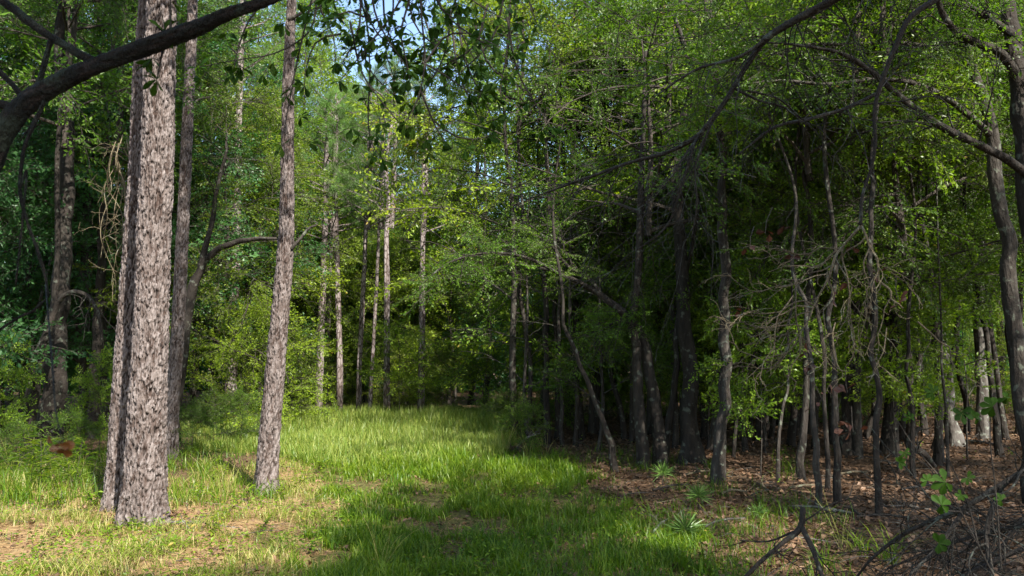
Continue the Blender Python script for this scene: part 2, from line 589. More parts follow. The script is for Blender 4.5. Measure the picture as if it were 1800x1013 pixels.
def ground():
    xs = np.r_[-400, -200, -100, -60, np.arange(-40, -14, 1.), np.arange(-14, 16, .16), np.arange(16, 42, 1.), 60, 100, 200, 400]
    ys = np.r_[-400, -200, -100, -50, -25, -12, np.arange(-6, 3, 1.), np.arange(3, 27, .16), np.arange(27, 60, 1.), 80, 120, 200, 400]
    X, Y = np.meshgrid(xs, ys)
    near = np.exp(-np.maximum(0, np.hypot(X, Y - 12) - 30) / 20)
    Z = gz(X, Y) * near - .001
    l, m, e = cover(X.ravel(), Y.ravel())
    a = (l * .75 + m * .9 + e * .35).clip(0, 1)
    b = e.astype(float)
    mb = MB()
    n, k = X.shape
    i = np.arange(n - 1)[:, None] * k + np.arange(k - 1)[None]
    q = np.stack([i, i + 1, i + k + 1, i + k], -1).reshape(-1, 4)
    mb.add(np.stack([X, Y, Z], -1).reshape(-1, 3), q, None, 0, a, b)
    mt, nd, lk = mat("forest_floor")
    tc = N_(nd, "ShaderNodeTexCoord")
    n1 = N_(nd, "ShaderNodeTexNoise", Scale=14., Detail=8.)
    n2 = N_(nd, "ShaderNodeTexNoise", Scale=1.3, Detail=4.)
    vo = N_(nd, "ShaderNodeTexVoronoi", Scale=19.)
    for n_ in (n1, n2, vo):
        lk.new(tc.outputs["Object"], n_.inputs["Vector"])
    A = N_(nd, "ShaderNodeAttribute", attribute_name="var")
    B = N_(nd, "ShaderNodeAttribute", attribute_name="fis")
    lit = mixc(nd, lk, vo.outputs["Color"], (.055, .032, .02), (.16, .10, .062))
    lit = mixc(nd, lk, ramp(nd, lk, n1.outputs[0], .35, .7), lit, (.085, .055, .035))
    straw = mixc(nd, lk, ramp(nd, lk, n1.outputs[0], .3, .7), (.20, .105, .05), (.42, .28, .155))
    c = mixc(nd, lk, B.outputs["Fac"], lit, straw)
    gr = mixc(nd, lk, ramp(nd, lk, n1.outputs[0], .3, .7), (.045, .055, .014), (.09, .105, .026))
    c = mixc(nd, lk, A.outputs["Fac"], c, gr)
    p = N_(nd, "ShaderNodeBsdfPrincipled", Roughness=.95)
    p.inputs["Specular IOR Level"].default_value = .1
    lk.new(c, p.inputs["Base Color"])
    bp = N_(nd, "ShaderNodeBump", Strength=.8, Distance=.04)
    lk.new(n1.outputs[0], bp.inputs["Height"])
    lk.new(bp.outputs[0], p.inputs["Normal"])
    o = N_(nd, "ShaderNodeOutputMaterial")
    lk.new(p.outputs[0], o.inputs[0])
    tag(mb.build("ground", [mt]), kind="structure")


ground()


def blades(mb, x, y, h, lean, w, az, var, m=0, z=None):
    n = len(x)
    z = gz(x, y) if z is None else z
    b = np.stack([x, y, z], -1)
    d = np.stack([np.cos(az), np.sin(az), np.zeros(n)], -1)
    s = np.stack([-np.sin(az), np.cos(az), np.zeros(n)], -1)
    tw = R0.normal(0, .5, n)[:, None]
    s = unit(s + d * tw)
    h = h[:, None]; lean = lean[:, None]; w = w[:, None]
    up = V(0, 0, 1)
    at = lambda f: b + up * h * (f - .35 * lean * f * f) + d * h * lean * f * f
    v = np.stack([b - s * w * .5, b + s * w * .5, at(.4) - s * w * .5, at(.4) + s * w * .5, at(.75) - s * w * .33, at(.75) + s * w * .33, at(1.)], 1)
    i = np.arange(n)[:, None] * 7
    q = np.concatenate([i + [0, 1, 3, 2], i + [2, 3, 5, 4]], 1).reshape(-1, 4)
    t = i + np.array([4, 5, 6])
    mb.add(v.reshape(-1, 3), q, t, m, np.repeat(var, 7))


def scatter(n, x0, x1, y0, y1, p=1.0, rng=R0):
    """points with more of them near the camera"""
    u = rng.random(n)
    y = (y0**(1 - p) + u * (y1**(1 - p) - y0**(1 - p)))**(1 / (1 - p)) if p != 1 else y0 * (y1 / y0)**u
    x = rng.uniform(x0, x1, n)
    return x, y


def keep_clear(x, y):
    ok = np.ones(len(x), bool)
    for px, py, r in ((250, 915, .21), (210, 890, .18), (468, 858, .12), (300, 805, .09)):
        g = G(px, py)
        ok &= np.hypot(x - g[0], y - g[1]) > r
    return ok


def grass():
    mb = MB()
    # lush lawn-like grass in the middle of the lane
    x, y = scatter(420000, -6, 6, 3.6, 17, 1.4)
    l, m, e = cover(x, y)
    tuft = vnoise(x * 2.2, y * 2.2, 21) * .4 + vnoise(x * .9, y * .9, 20) * .25 + vnoise(x * 6, y * 6, 22) * .35
    k = l & (tuft > .40 + .16 * R0.random(len(x))) & keep_clear(x, y)
    x, y, tuft = x[k], y[k], tuft[k]
    n = len(x)
    h = R0.uniform(.05, .17, n) * (.5 + 1.2 * (tuft - .3)) * (1 + .5 * vnoise(x * .7, y * .7, 23))
    blades(mb, x, y, h * 1.25, R0.uniform(.2, 1.1, n), R0.uniform(.004, .008, n) * (1 + y / 25), R0.uniform(0, 6.28, n), np.clip(R0.random(n) * .8 + .25 * (vnoise(x * .8, y * .8, 24) - .3), 0, 1))
    # thin, yellower grass over pine straw at left
    x, y = scatter(260000, -9, 3, 3.6, 14, 1.4)
    l, m, e = cover(x, y)
    tuft = vnoise(x * 2.5, y * 2.5, 25) * .55 + vnoise(x * 8, y * 8, 26) * .45
    k = e & ~l & (tuft > .48 + .22 * R0.random(len(x))) & keep_clear(x, y)
    x, y, tuft = x[k], y[k], tuft[k]
    n = len(x)
    h = R0.uniform(.05, .17, n) * (.7 + tuft)
    dry = R0.random(n) < .42
    for d, mi in ((dry, 1), (~dry, 0)):
        z = d
        blades(mb, x[z], y[z], h[z] * .78, R0.uniform(.3, 1.5, z.sum()), R0.uniform(.003, .006, z.sum()), R0.uniform(0, 6.28, z.sum()), np.clip(.25 + .75 * R0.random(z.sum()), 0, 1), mi)
    # tall meadow grass at the back
    x, y = scatter(170000, -10, 1.5, 12.5, 28, 1.)
    l, m, e = cover(x, y, 18)
    tuft = vnoise(x * 1.2, y * 1.2, 27)
    k = m & (tuft > .2 + .25 * R0.random(len(x)))
    x, y, tuft = x[k], y[k], tuft[k]
    n = len(x)
    h = R0.uniform(.18, .50, n) * (.55 + tuft) * np.clip((y - 11) / 7, .5, 1.0) * np.clip(1 - (y - 18) / 14, .55, 1)
    blades(mb, x, y, h, R0.uniform(.1, .7, n), R0.uniform(.006, .012, n), R0.uniform(0, 6.28, n), R0.random(n), 2)
    # stray tufts at the edge of the wood
    c = 260
    px = R0.uniform(930, 1480, c); py = R0.uniform(800, 1050, c)
    keep = R0.random(c) < np.clip(1.2 - (px - 930) / 520, .12, 1)
    for a, b in zip(px[keep], py[keep]):
        g = G(a, b)
        n = int(R0.integers(12, 45))
        r = R0.uniform(.03, .16)
        x = g[0] + R0.normal(0, r, n); y = g[1] + R0.normal(0, r, n)
        blades(mb, x, y, R0.uniform(.08, .28, n), R0.uniform(.2, 1.2, n), R0.uniform(.004, .008, n), R0.uniform(0, 6.28, n), R0.random(n) * .7, 0)
    x, y = scatter(60000, -9, 4, 3.6, 17, 1.4)
    l, m, e = cover(x, y, 40)
    k = (l | e) & (vnoise(x * 1.7, y * 1.7, 41) > .45 + .2 * R0.random(len(x))) & keep_clear(x, y)
    x, y = x[k], y[k]
    n = len(x)
    az = R0.uniform(0, 6.28, n)
    b = np.stack([x, y, gz(x, y) + R0.uniform(.01, .12, n)], -1)
    v, t = leaves(b, np.stack([np.cos(az), np.sin(az), R0.normal(.1, .4, n)], -1), R0.normal(0, .35, (n, 3)) + V(0, 0, 1), R0.uniform(.025, .06, n), R0.uniform(.012, .026, n), .2, .15)
    mb.add(v, None, t, 3, np.repeat(R0.random(n), 4))
    # a few green sprigs on the floor of the right hand wood
    x, y = scatter(700, .5, 18, 4.5, 24, 1.2)
    for a, b_ in zip(x, y):
        if vnoise(np.array([a * .8]), np.array([b_ * .8]), 51)[0] < .5: continue
        n = int(R0.integers(4, 12))
        az = R0.uniform(0, 6.28, n)
        hh = R0.uniform(.02, .16, n)
        b = np.stack([a + R0.normal(0, .05, n), b_ + R0.normal(0, .05, n), gz(a, b_) + hh], -1)
        v, t = leaves(b, np.stack([np.cos(az), np.sin(az), R0.normal(.1, .4, n)], -1), R0.normal(0, .35, (n, 3)) + V(0, 0, 1), R0.uniform(.03, .07, n), R0.uniform(.014, .03, n), .2, .15)
        mb.add(v, None, t, 3, np.repeat(R0.random(n), 4))
    # left: taller shade grass round the shrubs
    c = 300
    px = R0.uniform(-150, 480, c); py = R0.uniform(765, 895, c)
    for a, b in zip(px, py):
        g = G(a, b)
        n = int(R0.integers(15, 50))
        r = R0.uniform(.05, .2)
        x = g[0] + R0.normal(0, r, n); y = g[1] + R0.normal(0, r, n)
        z = keep_clear(x, y)
        x = x[z]; y = y[z]; n = len(x)
        blades(mb, x, y, R0.uniform(.08, .32, n), R0.uniform(.2, 1.2, n), R0.uniform(.005, .010, n), R0.uniform(0, 6.28, n), R0.random(n) * .8, 0 if R0.random() < .8 else 1)
    tag(mb.build("grass", [GRASS, STRAWG, MEADOW, LEAF_MID]), "green and straw coloured grass growing along the sunny lane and meadow", "grass", kind="stuff")


grass()


def litter():
    mb = MB()
    x, y = scatter(150000, -3, 22, 3.2, 34, 1.5)
    l, m, e = cover(x, y, 40)
    k = ~m & ~e & (~l | (R0.random(len(x)) < .25))
    x, y = x[k], y[k]
    k = (x > .2 + R0.normal(0, .6, len(x)))
    x, y = x[k], y[k]
    n = len(x)
    az = R0.uniform(0, 6.28, n)
    b = np.stack([x, y, gz(x, y) + R0.uniform(.004, .035, n)], -1)
    d = np.stack([np.cos(az), np.sin(az), R0.normal(.05, .3, n)], -1)
    nn = np.stack([R0.normal(0, .45, n), R0.normal(0, .45, n), np.ones(n)], -1)
    s = R0.uniform(.028, .068, n) * (1 + y / 40)
    v, t = leaves(b, d, nn, s, s * R0.uniform(.4, .75, n), .3, -.15)
    mb.add(v, None, t, 0, np.repeat(R0.random(n)**1.4, 4))
    # bark flakes, needles and leaves piled round the pine feet
    for px, py, r in ((251, 915, .22), (208, 893, .17), (468, 858, .13), (300, 803, .1)):
        g = G(px, py)
        n = 420
        a_ = R0.uniform(0, 6.28, n); q = r + np.abs(R0.normal(0, .11, n))
        x = g[0] + np.cos(a_) * q; y = g[1] + np.sin(a_) * q
        b = np.stack([x, y, gz(x, y) + .05 * np.exp(-(q - r) / .09) + R0.uniform(0, .03, n)], -1)
        z_ = R0.uniform(0, 6.28, n)
        s = R0.uniform(.02, .06, n)
        v, t = leaves(b, np.stack([np.cos(z_), np.sin(z_), R0.normal(0, .35, n)], -1), R0.normal(0, .4, (n, 3)) + V(0, 0, 1), s, s * R0.uniform(.3, .7, n), .25, -.1)
        mb.add(v, None, t, 0, np.repeat(R0.random(n), 4))
    # leaves blown across the left side
    x, y = scatter(16000, -9, 2, 3.6, 16, 1.4)
    n = len(x)
    az = R0.uniform(0, 6.28, n)
    b = np.stack([x, y, gz(x, y) + R0.uniform(.004, .03, n)], -1)
    d = np.stack([np.cos(az), np.sin(az), R0.normal(.05, .3, n)], -1)
    nn = np.stack([R0.normal(0, .4, n), R0.normal(0, .4, n), np.ones(n)], -1)
    s = R0.uniform(.03, .07, n)
    v, t = leaves(b, d, nn, s, s * .55, .3, -.15)
    mb.add(v, None, t, 0, np.repeat(R0.random(n), 4))
    tag(mb.build("leaf_litter", [LITTER]), "brown fallen leaves covering the floor under the wood", "leaf litter", kind="stuff")
    # fine twigs lying all over the floor
    mb = MB()
    rt = np.random.default_rng(66)
    x, y = scatter(2600, -7, 16, 3.6, 22, 1.3, rt)
    l, m, e = cover(x, y)
    for a, b_, g, h in zip(x, y, l | m, e):
        if g or (h and rt.random() < .6) or (a < .3 and not h): continue
        az = rt.uniform(0, 6.28); L = rt.uniform(.08, .5)
        p0 = V(a, b_, float(gz(a, b_)) + rt.uniform(.005, .04))
        dv = V(math.cos(az), math.sin(az), rt.normal(.05, .15)) * L
        k = p0 + dv * .5 + V(*rt.normal(0, .02, 2), rt.uniform(0, .03))
        tube(mb, [p0, k, p0 + dv], np.array([1, .8, .5]) * rt.uniform(.0015, .005), 4, raw=True, a=rt.random(), m=int(rt.random() < .35))
        if rt.random() < .4:
            tube(mb, [k, k + V(math.cos(az + .8), math.sin(az + .8), .2) * L * .3, k + V(math.cos(az + .7), math.sin(az + .7), .25) * L * .45], np.array([.8, .6, .4]) * .0025, 4, raw=True, cap=False)
    tag(mb.build("twig_litter", [BARK_PALE, DEAD]), "small dead twigs strewn over the leaf litter", "twig litter", kind="stuff")
    mb = MB()
    x, y = scatter(90000, -9, 3, 3.6, 13, 1.4)
    k = vnoise(x * 1.1, y * 1.1, 31) > .35 * R0.random(len(x)) + .2
    x, y = x[k], y[k]
    n = len(x)
    az = R0.uniform(0, 6.28, n)
    b = np.stack([x, y, gz(x, y) + R0.uniform(.003, .03, n)], -1)
    d = np.stack([np.cos(az), np.sin(az), R0.normal(0, .12, n)], -1)
    v, t = leaves(b, d, np.tile(V(0, 0, 1), (n, 1)), R0.uniform(.10, .2, n), R0.uniform(.0025, .0045, n), .1, 0)
    mb.add(v, None, t, 0, np.repeat(R0.random(n), 4))
    tag(mb.build("pine_straw", [STRAW]), "orange brown fallen pine needles between the thin grass", "pine straw", kind="stuff")


litter()

# ------------------------------------------------------------------ sprays (shared leaf shapes)
rs = np.random.default_rng(21)
SPR = [gen_spray(rs, .80, .072, .036) for _ in range(7)]
SPR_BROAD = [gen_spray(rs, .75, .085, .048, 8, 6) for _ in range(5)]
SPR_FINE = [gen_spray(rs, .75, .052, .026, 11, 8) for _ in range(6)]

# ------------------------------------------------------------------ sunlit places (nothing in the tree tops above may shade them)
LIT = []


def lit(p, r, t0=1.0):
    LIT.append((np.asarray(p, float), r, t0))


for poly, st, r in (([(-60, 880), (-60, 1030), (400, 1030), (520, 940), (640, 885), (600, 850), (480, 900), (300, 880)], 40, .48),
                    ([(520, 745), (860, 745), (890, 775), (860, 822), (620, 838), (540, 850), (490, 800)], 32, .75)):
    for px in range(-60, 1000, st):
        for py in range(740, 1030, max(8, st // 3)):
            if inpoly(np.array([px * 1.]), np.array([py * 1.]), poly)[0]:
                lit(G(px, py), r)
for z in np.arange(0, 6.4, .4):
    lit(V(-3.62, 8.4, z), .42)
    lit(V(-4.0, 8.9, z), .4)
for px, d in ((560, 23.3), (597, 23.3), (630, 22.8), (680, 21.3), (740, 21.8)):
    for z in (.5, 1.5, 2.5, 3.5, 4.5):
        lit(V((px - 900) / F * d, d, z), .3)
for px, py, r in ((1300, 850, .44), (1420, 845, .44), (1380, 848, .44), (1330, 835, .44), (1250, 985, .44), (1350, 985, .44), (1300, 1005, .44), (1150, 960, .44), (1560, 800, .44), (1650, 795, .44), (1740, 810, .44), (1500, 850, .44), (1600, 850, .44), (1680, 840, .44), (1350, 940, .44), (1220, 930, .44), (1100, 838, .44), (1000, 832, .44), (1060, 960, .44), (1720, 900, .44), (900, 880, .25), (840, 905, .2)):
    lit(G(px, py), r)
for z in np.arange(.2, 3.2, .5):
    lit(V((1675 - 900) / F * 15.7, 15.6, z), .35)
    lit(V((1727 - 900) / F * 16.7, 16.5, z), .35)
for k in range(22):
    lit(P(R0.uniform(725, 900), R0.uniform(285, 410), R0.uniform(13.8, 14.8)), .4, 3.0)
for k in range(16):
    lit(P(R0.uniform(400, 520), R0.uniform(520, 690), R0.uniform(16.5, 17.5)), .4, 2.5)
for k in range(34):
    lit(P(R0.uniform(540, 870), R0.uniform(560, 715), R0.uniform(24, 28)), .45, 2.5)
GROUND_LIT = len(LIT)
_rl = np.random.default_rng(5)
PRUNE = [i for i in range(GROUND_LIT) if (LIT[i][1] < .47 and (LIT[i][0][0] > -2.6 or LIT[i][2] > 1)) or _rl.random() < (.62 if LIT[i][0][1] > 12 else .6)]
for k in range(70):
    lit(P(R0.uniform(330, 930), R0.uniform(20, 430), R0.uniform(18, 27)), .9)
for px, py in ((1450, 480), (1420, 540), (1380, 500), (1360, 570), (1500, 520), (1340, 640), (1560, 520), (1480, 600), (1400, 620)):
    lit(P(px, py, 3.3), .3)
for k in range(110):
    lit(P(R0.uniform(880, 1400), R0.uniform(300, 700), R0.uniform(12, 20)), .5)
for k in range(110):
    lit(P(R0.uniform(950, 1800), R0.uniform(0, 650), R0.uniform(9, 22)), .3)
for k in range(80):
    lit(P(R0.uniform(900, 1760), R0.uniform(480, 735), R0.uniform(16, 29)), .6)
for px, py, d, r in ((800, 340, 15, 1.3), (740, 370, 15, 1.2), (860, 300, 14, 1.0), (620, 100, 24, 2), (560, 200, 22, 2), (700, 200, 26, 2), (640, 330, 24, 2), (450, 250, 16, 1.5), (420, 120, 16, 1.3),
                     (500, 640, 17, 1.2), (440, 560, 17, 1.0), (570, 560, 23, 1.2), (640, 600, 23, 1.2), (680, 620, 23, 1.2), (740, 620, 23, 1.), (690, 660, 25, 1.2), (850, 60, 20, 1.5), (950, 80, 18, 1.2),
                     (120, 60, 15, 1.3), (60, 100, 15, 1.2), (200, 30, 16, 1.0), (100, 230, 13, .8), (60, 330, 13, .6), (1690, 700, 20, .7), (1720, 690, 20, .7)):
    lit(P(px, py, d), r)
LP = np.array([a[0] for a in LIT]); LR = np.array([a[1] for a in LIT]); LT = np.array([a[2] for a in LIT])


def sunlit_ok(c, rad, idx=None, rmax=9.):
    """False where a leafy clump at c would shade one of the sunny places"""
    ok = np.ones(len(c), bool)
    for p, r, t0 in (zip(LP, LR, LT) if idx is None else zip(LP[PRUNE], LR[PRUNE], LT[PRUNE])):
        r = min(r, rmax)
        d = c - p
        t = d @ SUN
        off = np.linalg.norm(d - t[:, None] * SUN, axis=1)
        ok &= ~((t > t0) & (off < r + (rad if r > .47 else min(rad, .32) if r > .42 else min(rad, .15))))
    return ok


# ------------------------------------------------------------------ pines
def pine_crown_mesh(seed, n_br=36, H=5.0, R=2.0):
    rng = np.random.default_rng(seed)
    w = MB()
    nb = []; nd_ = []; nn = []
    tube(w, [V(0, 0, 0), V(.1, 0, H * .5), V(0, .1, H)], [.09, .06, .015], 7, .5)
    for i in range(n_br):
        f = (i + rng.random()) / n_br
        az = i * 2.4 + rng.normal(0, .3)
        L = R * (1.05 - .75 * f) * rng.uniform(.6, 1.15)
        lp = limb_path(rng, V(0, 0, H * f), V(math.cos(az), math.sin(az), .25 + .4 * f), L, 6, .1, -.05)
        tube(w, lp, np.linspace(.025, .006, 6), 5, raw=True)
        for k in range(7):
            g = rng.uniform(.4, 1)
            q = np.array([np.interp(g * 5, np.arange(6), lp[:, c]) for c in range(3)])
            dd = unit(unit(lp[-1] - lp[0]) + rng.normal(0, .5, 3) + V(0, 0, .25))
            e = q + dd * rng.uniform(.1, .35)
            tube(w, [q, (q + e) / 2, e], [.006, .005, .004], 3, raw=True, cap=False)
            m = 46
            v = unit(dd * .55 + rng.normal(0, .55, (m, 3)))
            nb.append(e - dd * rng.uniform(0, .14, (m, 1))); nd_.append(v); nn.append(rng.normal(0, 1, (m, 3)))
    b = np.concatenate(nb); d = np.concatenate(nd_); nrm = np.concatenate(nn)
    v, t = leaves(b, d, nrm, rng.uniform(.16, .24, len(b)), .006, .1, 0.)
    w2 = MB()
    w2.add(v, None, t, 0, np.repeat(rng.random(len(b)), 4))
    for a in range(len(w.v)):
        pass
    vv = np.concatenate(w.v)
    w2.add(vv, np.concatenate(w.q) if w.q else None, np.concatenate(w.t) if w.t else None, 1, .5)
    return w2.mesh("crown", [NEEDLE, PINE_FAR], smooth=False)


PCROWN = [pine_crown_mesh(s) for s in (1, 2)]


def pine(label, pts, d, wpx, top, bark, seg, step, group=None, amp=0, crown=True, crown_sc=1.0, knob=None):
    """pts: photo pixels of the stem's middle line from the root up; wpx: width there"""
    q = [P(x, y, d) for x, y in pts]
    r = [w / F * d / 2 for w in wpx]
    base = q[0].copy(); base[2] = float(gz(base[0], base[1])) - .06
    q[0] = base
    if top > q[-1][2] + .8:
        dr = (q[-1] - q[-3 if len(q) > 3 else 0]); dr = dr / dr[2] * .6
        dr[2] = 1
        up = top - q[-1][2]
        q += [q[-1] + dr * up * .5, q[-1] + dr * up]
        r += [r[-1] * .8, r[-1] * .45]
    root = thing("pine_tree", label, "pine tree", tuple(base), group)
    mb = MB()
    tube(mb, q, r, seg, step, disp=bark)
    mb.build("trunk", [PINE if amp else PINE_FAR], root, base)
    if crown:
        c = place("crown", PCROWN[len(COL.objects) % 2], root)
        c.location = tuple(q[-1] - base - V(0, 0, 3.5 * crown_sc))
        c.scale = (crown_sc,) * 3
        c.rotation_euler = (0, 0, R0.uniform(0, 6.28))
    return root, q, r, base


TWIN = "pale grey pines rising side by side at the left"
fp = pine("stout front trunk of the twin pines, pale plated bark lit by the sun",
     [(251, 918), (256, 820), (260, 700), (267, 540), (271, 390), (276, 300), (280, 130), (285, 0)], 8.42, [74, 68, 63, 57, 55, 54, 52, 49], 15, bark_plates(25, .125, .030, 1, .06, 5, 1.), 150, .013, TWIN, 1)
rp = pine("rear trunk of the twin pines, half shaded by its front neighbour",
     [(208, 893), (214, 800), (219, 701), (230, 538), (240, 388), (246, 302), (253, 130), (264, 0)], 9.1, [50, 46, 44, 42, 40, 39, 37, 35], 15, bark_plates(20, .125, .028, 5, .05, 4, 2.), 110, .014, TWIN, 1)
sp_ = pine("slim straight pine in shade just behind the twin pines",
     [(299, 806), (303, 720), (311, 600), (320, 430), (328, 250), (335, 100), (339, 0)], 13.6, [25, 23, 22, 21, 20, 19, 17], 14, bark_plates(12, .11, .018, 8, .03, 4, 0), 64, .02, None, 1)
lp_ = pine("slightly leaning pine standing alone at the edge of the grassy lane",
     [(467, 862), (471, 800), (477, 730), (487, 610), (497, 500), (503, 420), (505, 300), (507, 150), (510, 60), (514, -20)], 10.35, [38, 36, 34, 31, 29, 27, 24, 21, 18, 17], 14, bark_plates(13, .115, .021, 9, .045, 4, 1), 80, .016, None, 1)

FARP = "slender pines at the back of the clearing"
for lab, pts, d, w in (
    ("slender far pine nearest the leaning pine, with a needle tuft low on its stem", [(559, 738), (563, 620), (568, 500), (571, 410), (574, 250)], 23.5, [14, 13, 11, 10, 8]),
    ("thin far pine close behind the tufted far pine, mostly hidden by it", [(573, 728), (576, 620), (579, 500), (583, 400), (586, 250)], 27, [9, 8, 8, 7, 6]),
    ("grey shaded far pine, second clear stem from the leaning pine", [(597, 734), (597, 640), (594, 520), (591, 420), (588, 250)], 23.5, [12, 11, 10, 9, 8]),
    ("thin sunlit far pine leaning slightly, midway along the far pine row", [(630, 736), (632, 640), (636, 560), (640, 480), (646, 300)], 23, [10, 9, 9, 8, 6]),
    ("thinnest far pine with drooping needle tufts halfway up its stem", [(649, 738), (652, 680), (656, 610), (661, 520), (667, 380)], 23, [8, 7, 6, 6, 5]),
    ("tallest far pine with a kinked top against the patch of sky", [(680, 745), (680, 600), (680, 480), (679, 420), (683, 360), (679, 310), (690, 200)], 21.5, [13, 11, 10, 9, 9, 8, 6]),
    ("far pine standing apart at the shaded end of the meadow", [(740, 742), (741, 640), (742, 560), (742, 500), (744, 350)], 22, [13, 12, 11, 10, 8]),
):
    pine(lab, pts, d, w, P(700, 215, d)[2], bark_ridges(.004, int(pts[0][0])), 14, .12, FARP, crown_sc=.85)
pine("pale pine stem seen between the leaning pine and the slim shaded pine",
     [(405, 700), (407, 640), (410, 560), (413, 480), (416, 380), (420, 200)], 21, [21, 19, 18, 17, 15, 12], 12, bark_ridges(.006, 3), 18, .1)
# tufts of needles on two of the far pines belong to those stems; dead stub on the leaning pine
def stub(root, base, pts, d, r):
    mb = MB()
    tube(mb, [P(x, y, d) for x, y in pts], r, 8, .06)
    return mb.build("branch_stub", [BARK], root, base)
stub(lp_[0], lp_[3], [(512, 437), (528, 420), (545, 400), (556, 396)], 10.3, [.022, .020, .016, .010])
stub(lp_[0], lp_[3], [(508, 33), (522, 28), (535, 18), (556, -2)], 10.3, [.03, .022, .018, .012])
stub(sp_[0], sp_[3], [(338, 185), (345, 178), (360, 172), (373, 171)], 13.5, [.022, .02, .016, .008])

# ------------------------------------------------------------------ broadleaf trees
def template(seed, H, r0, n_limbs, h0, Rmax, leafm, sprays, sc=1.0, up=.35, subs=5, lean=.06, bark=None, shape=1.0, thin=0.0):
    rng = np.random.default_rng(seed)
    w = MB(); c = MB()
    r0 = r0 * .68
    n = 7
    zz = np.linspace(0, H, n)
    dx = np.cumsum(rng.normal(0, lean * H / n, n)); dy = np.cumsum(rng.normal(0, lean * H / n, n))
    dx -= dx[0]; dy -= dy[0]
    tp = np.stack([dx, dy, zz], 1)
    rad = r0 * (1 - .86 * (zz / H)**.9)
    tube(w, tp, rad, 10, .22, disp=bark_ridges(.004, seed, r0 * .6))
    prof = lambda f: Rmax * (math.sin(math.pi * min(1, max(0, (f - h0) / (1 - h0) * .80 + .22)))**.8) * shape
    pos, dr = skeleton(rng, w, tp, r0, n_limbs, h0, prof, up, subs)
    if thin:
        k = rng.random(len(pos)) > thin
        pos, dr = pos[k], dr[k]
    ss = rng.uniform(.8, 1.25, len(pos)) * sc
    put_sprays(c, sprays, pos, dr, ss, rng)
    return w.mesh("trunk", [bark or BARK], smooth=True), c.mesh("crown", [leafm, TWIG], smooth=False), (pos, dr, ss, sprays, leafm, None)


def sun_pruned(data, mesh, loc, rot, sc, seed):
    """the shared crown, or a copy grown thinner where the place's sunny ground lies behind it"""
    pos, dr, ss, sprays, leafm, wood = data
    cr, sr = math.cos(rot), math.sin(rot)
    sc = np.broadcast_to(sc, (3,))
    p = pos * sc
    wpos = np.stack([p[:, 0] * cr - p[:, 1] * sr, p[:, 0] * sr + p[:, 1] * cr, p[:, 2]], 1) + loc
    ok = sunlit_ok(wpos, .22, 1, .35)
    if ok.mean() > .985:
        return mesh
    rng = np.random.default_rng(seed)
    c = MB()
    put_sprays(c, sprays, pos[ok], dr[ok], ss[ok], rng)
    if wood is not None:
        c.add(*wood, 1, .5)
    return c.mesh("crown", [leafm, TWIG], smooth=False) if c.v else None


TPL = {
    "low_a": template(101, 6.0, .075, 15, .16, 2.3, LEAF, SPR, bark=BARK),
    "low_b": template(102, 7.5, .09, 16, .20, 2.6, LEAF_MID, SPR_FINE, 1.15),
    "cool_a": template(103, 9.0, .13, 19, .14, 2.7, LEAF_COOL, SPR, 1.1),
    "cool_b": template(104, 7.0, .10, 17, .12, 2.4, LEAF_COOL, SPR_BROAD, 1.0),
    "tall_a": template(105, 13.0, .17, 22, .28, 3.2, LEAF_MID, SPR, 1.3, thin=.25),
    "tall_b": template(106, 15.0, .19, 22, .30, 3.4, LEAF, SPR_BROAD, 1.3, thin=.25),
    "yel": template(107, 8.0, .10, 17, .25, 2.8, LEAF_YEL, SPR, 1.05),
    "dark": template(108, 8.5, .11, 18, .32, 2.8, LEAF_DK, SPR_FINE, 1.1, thin=.2),
    "wood_a": template(112, 7.0, .085, 15, .36, 2.3, LEAF, SPR, 1.0),
    "wood_b": template(113, 8.0, .095, 15, .38, 2.5, LEAF_MID, SPR_FINE, 1.15),
    "shrub": template(109, 1.9, .022, 9, .06, .95, LEAF, SPR, .62, .5, 4),
    "shrub_y": template(110, 3.0, .03, 11, .05, 1.3, LEAF_YEL, SPR_FINE, .75, .4, 4),
    "sapling": template(111, 3.6, .018, 11, .25, .9, LEAF_MID, SPR_BROAD, .7, .4, 3, bark=BARK),
}
USED = {}
LM = [(-80, "the dark trunks at the wood's left edge"), (90, "the thick dark left trunk"), (250, "the twin pines"), (312, "the slim shaded pine"), (410, "the pale pine stem"), (488, "the leaning pine"), (565, "the tufted far pine"),
      (632, "the middle far pine"), (681, "the tallest far pine"), (741, "the lone far pine"), (830, "the sunlit yellow crown"), (965, "the shaded lane edge"), (1120, "the arching dark oak"), (1215, "the flared dark trunk"), (1275, "the straight mossy trunk"),
      (1420, "the lichened pole tree"), (1545, "the tall thin dark stem"), (1675, "the pale flared trunk"), (1725, "the pale straight trunk"), (1785, "the big lichened tree"), (1900, "the wood's far corner")]
DESC = {"low_a": "green low branching broadleaf tree", "low_b": "bright green fine leaved tree", "cool_a": "bluish green dense broadleaf tree", "cool_b": "bluish green low leafy tree", "tall_a": "tall mid green broadleaf tree",
        "tall_b": "tall dark green broadleaf tree", "yel": "yellow green sunlit tree", "dark": "deep green fine leaved tree", "wood_a": "slim stemmed green woodland tree", "wood_b": "slim stemmed bright green woodland tree", "shrub": "low green shrub", "shrub_y": "yellow green loose shrub", "sapling": "thin stemmed leafy sapling"}
LABELS = set()


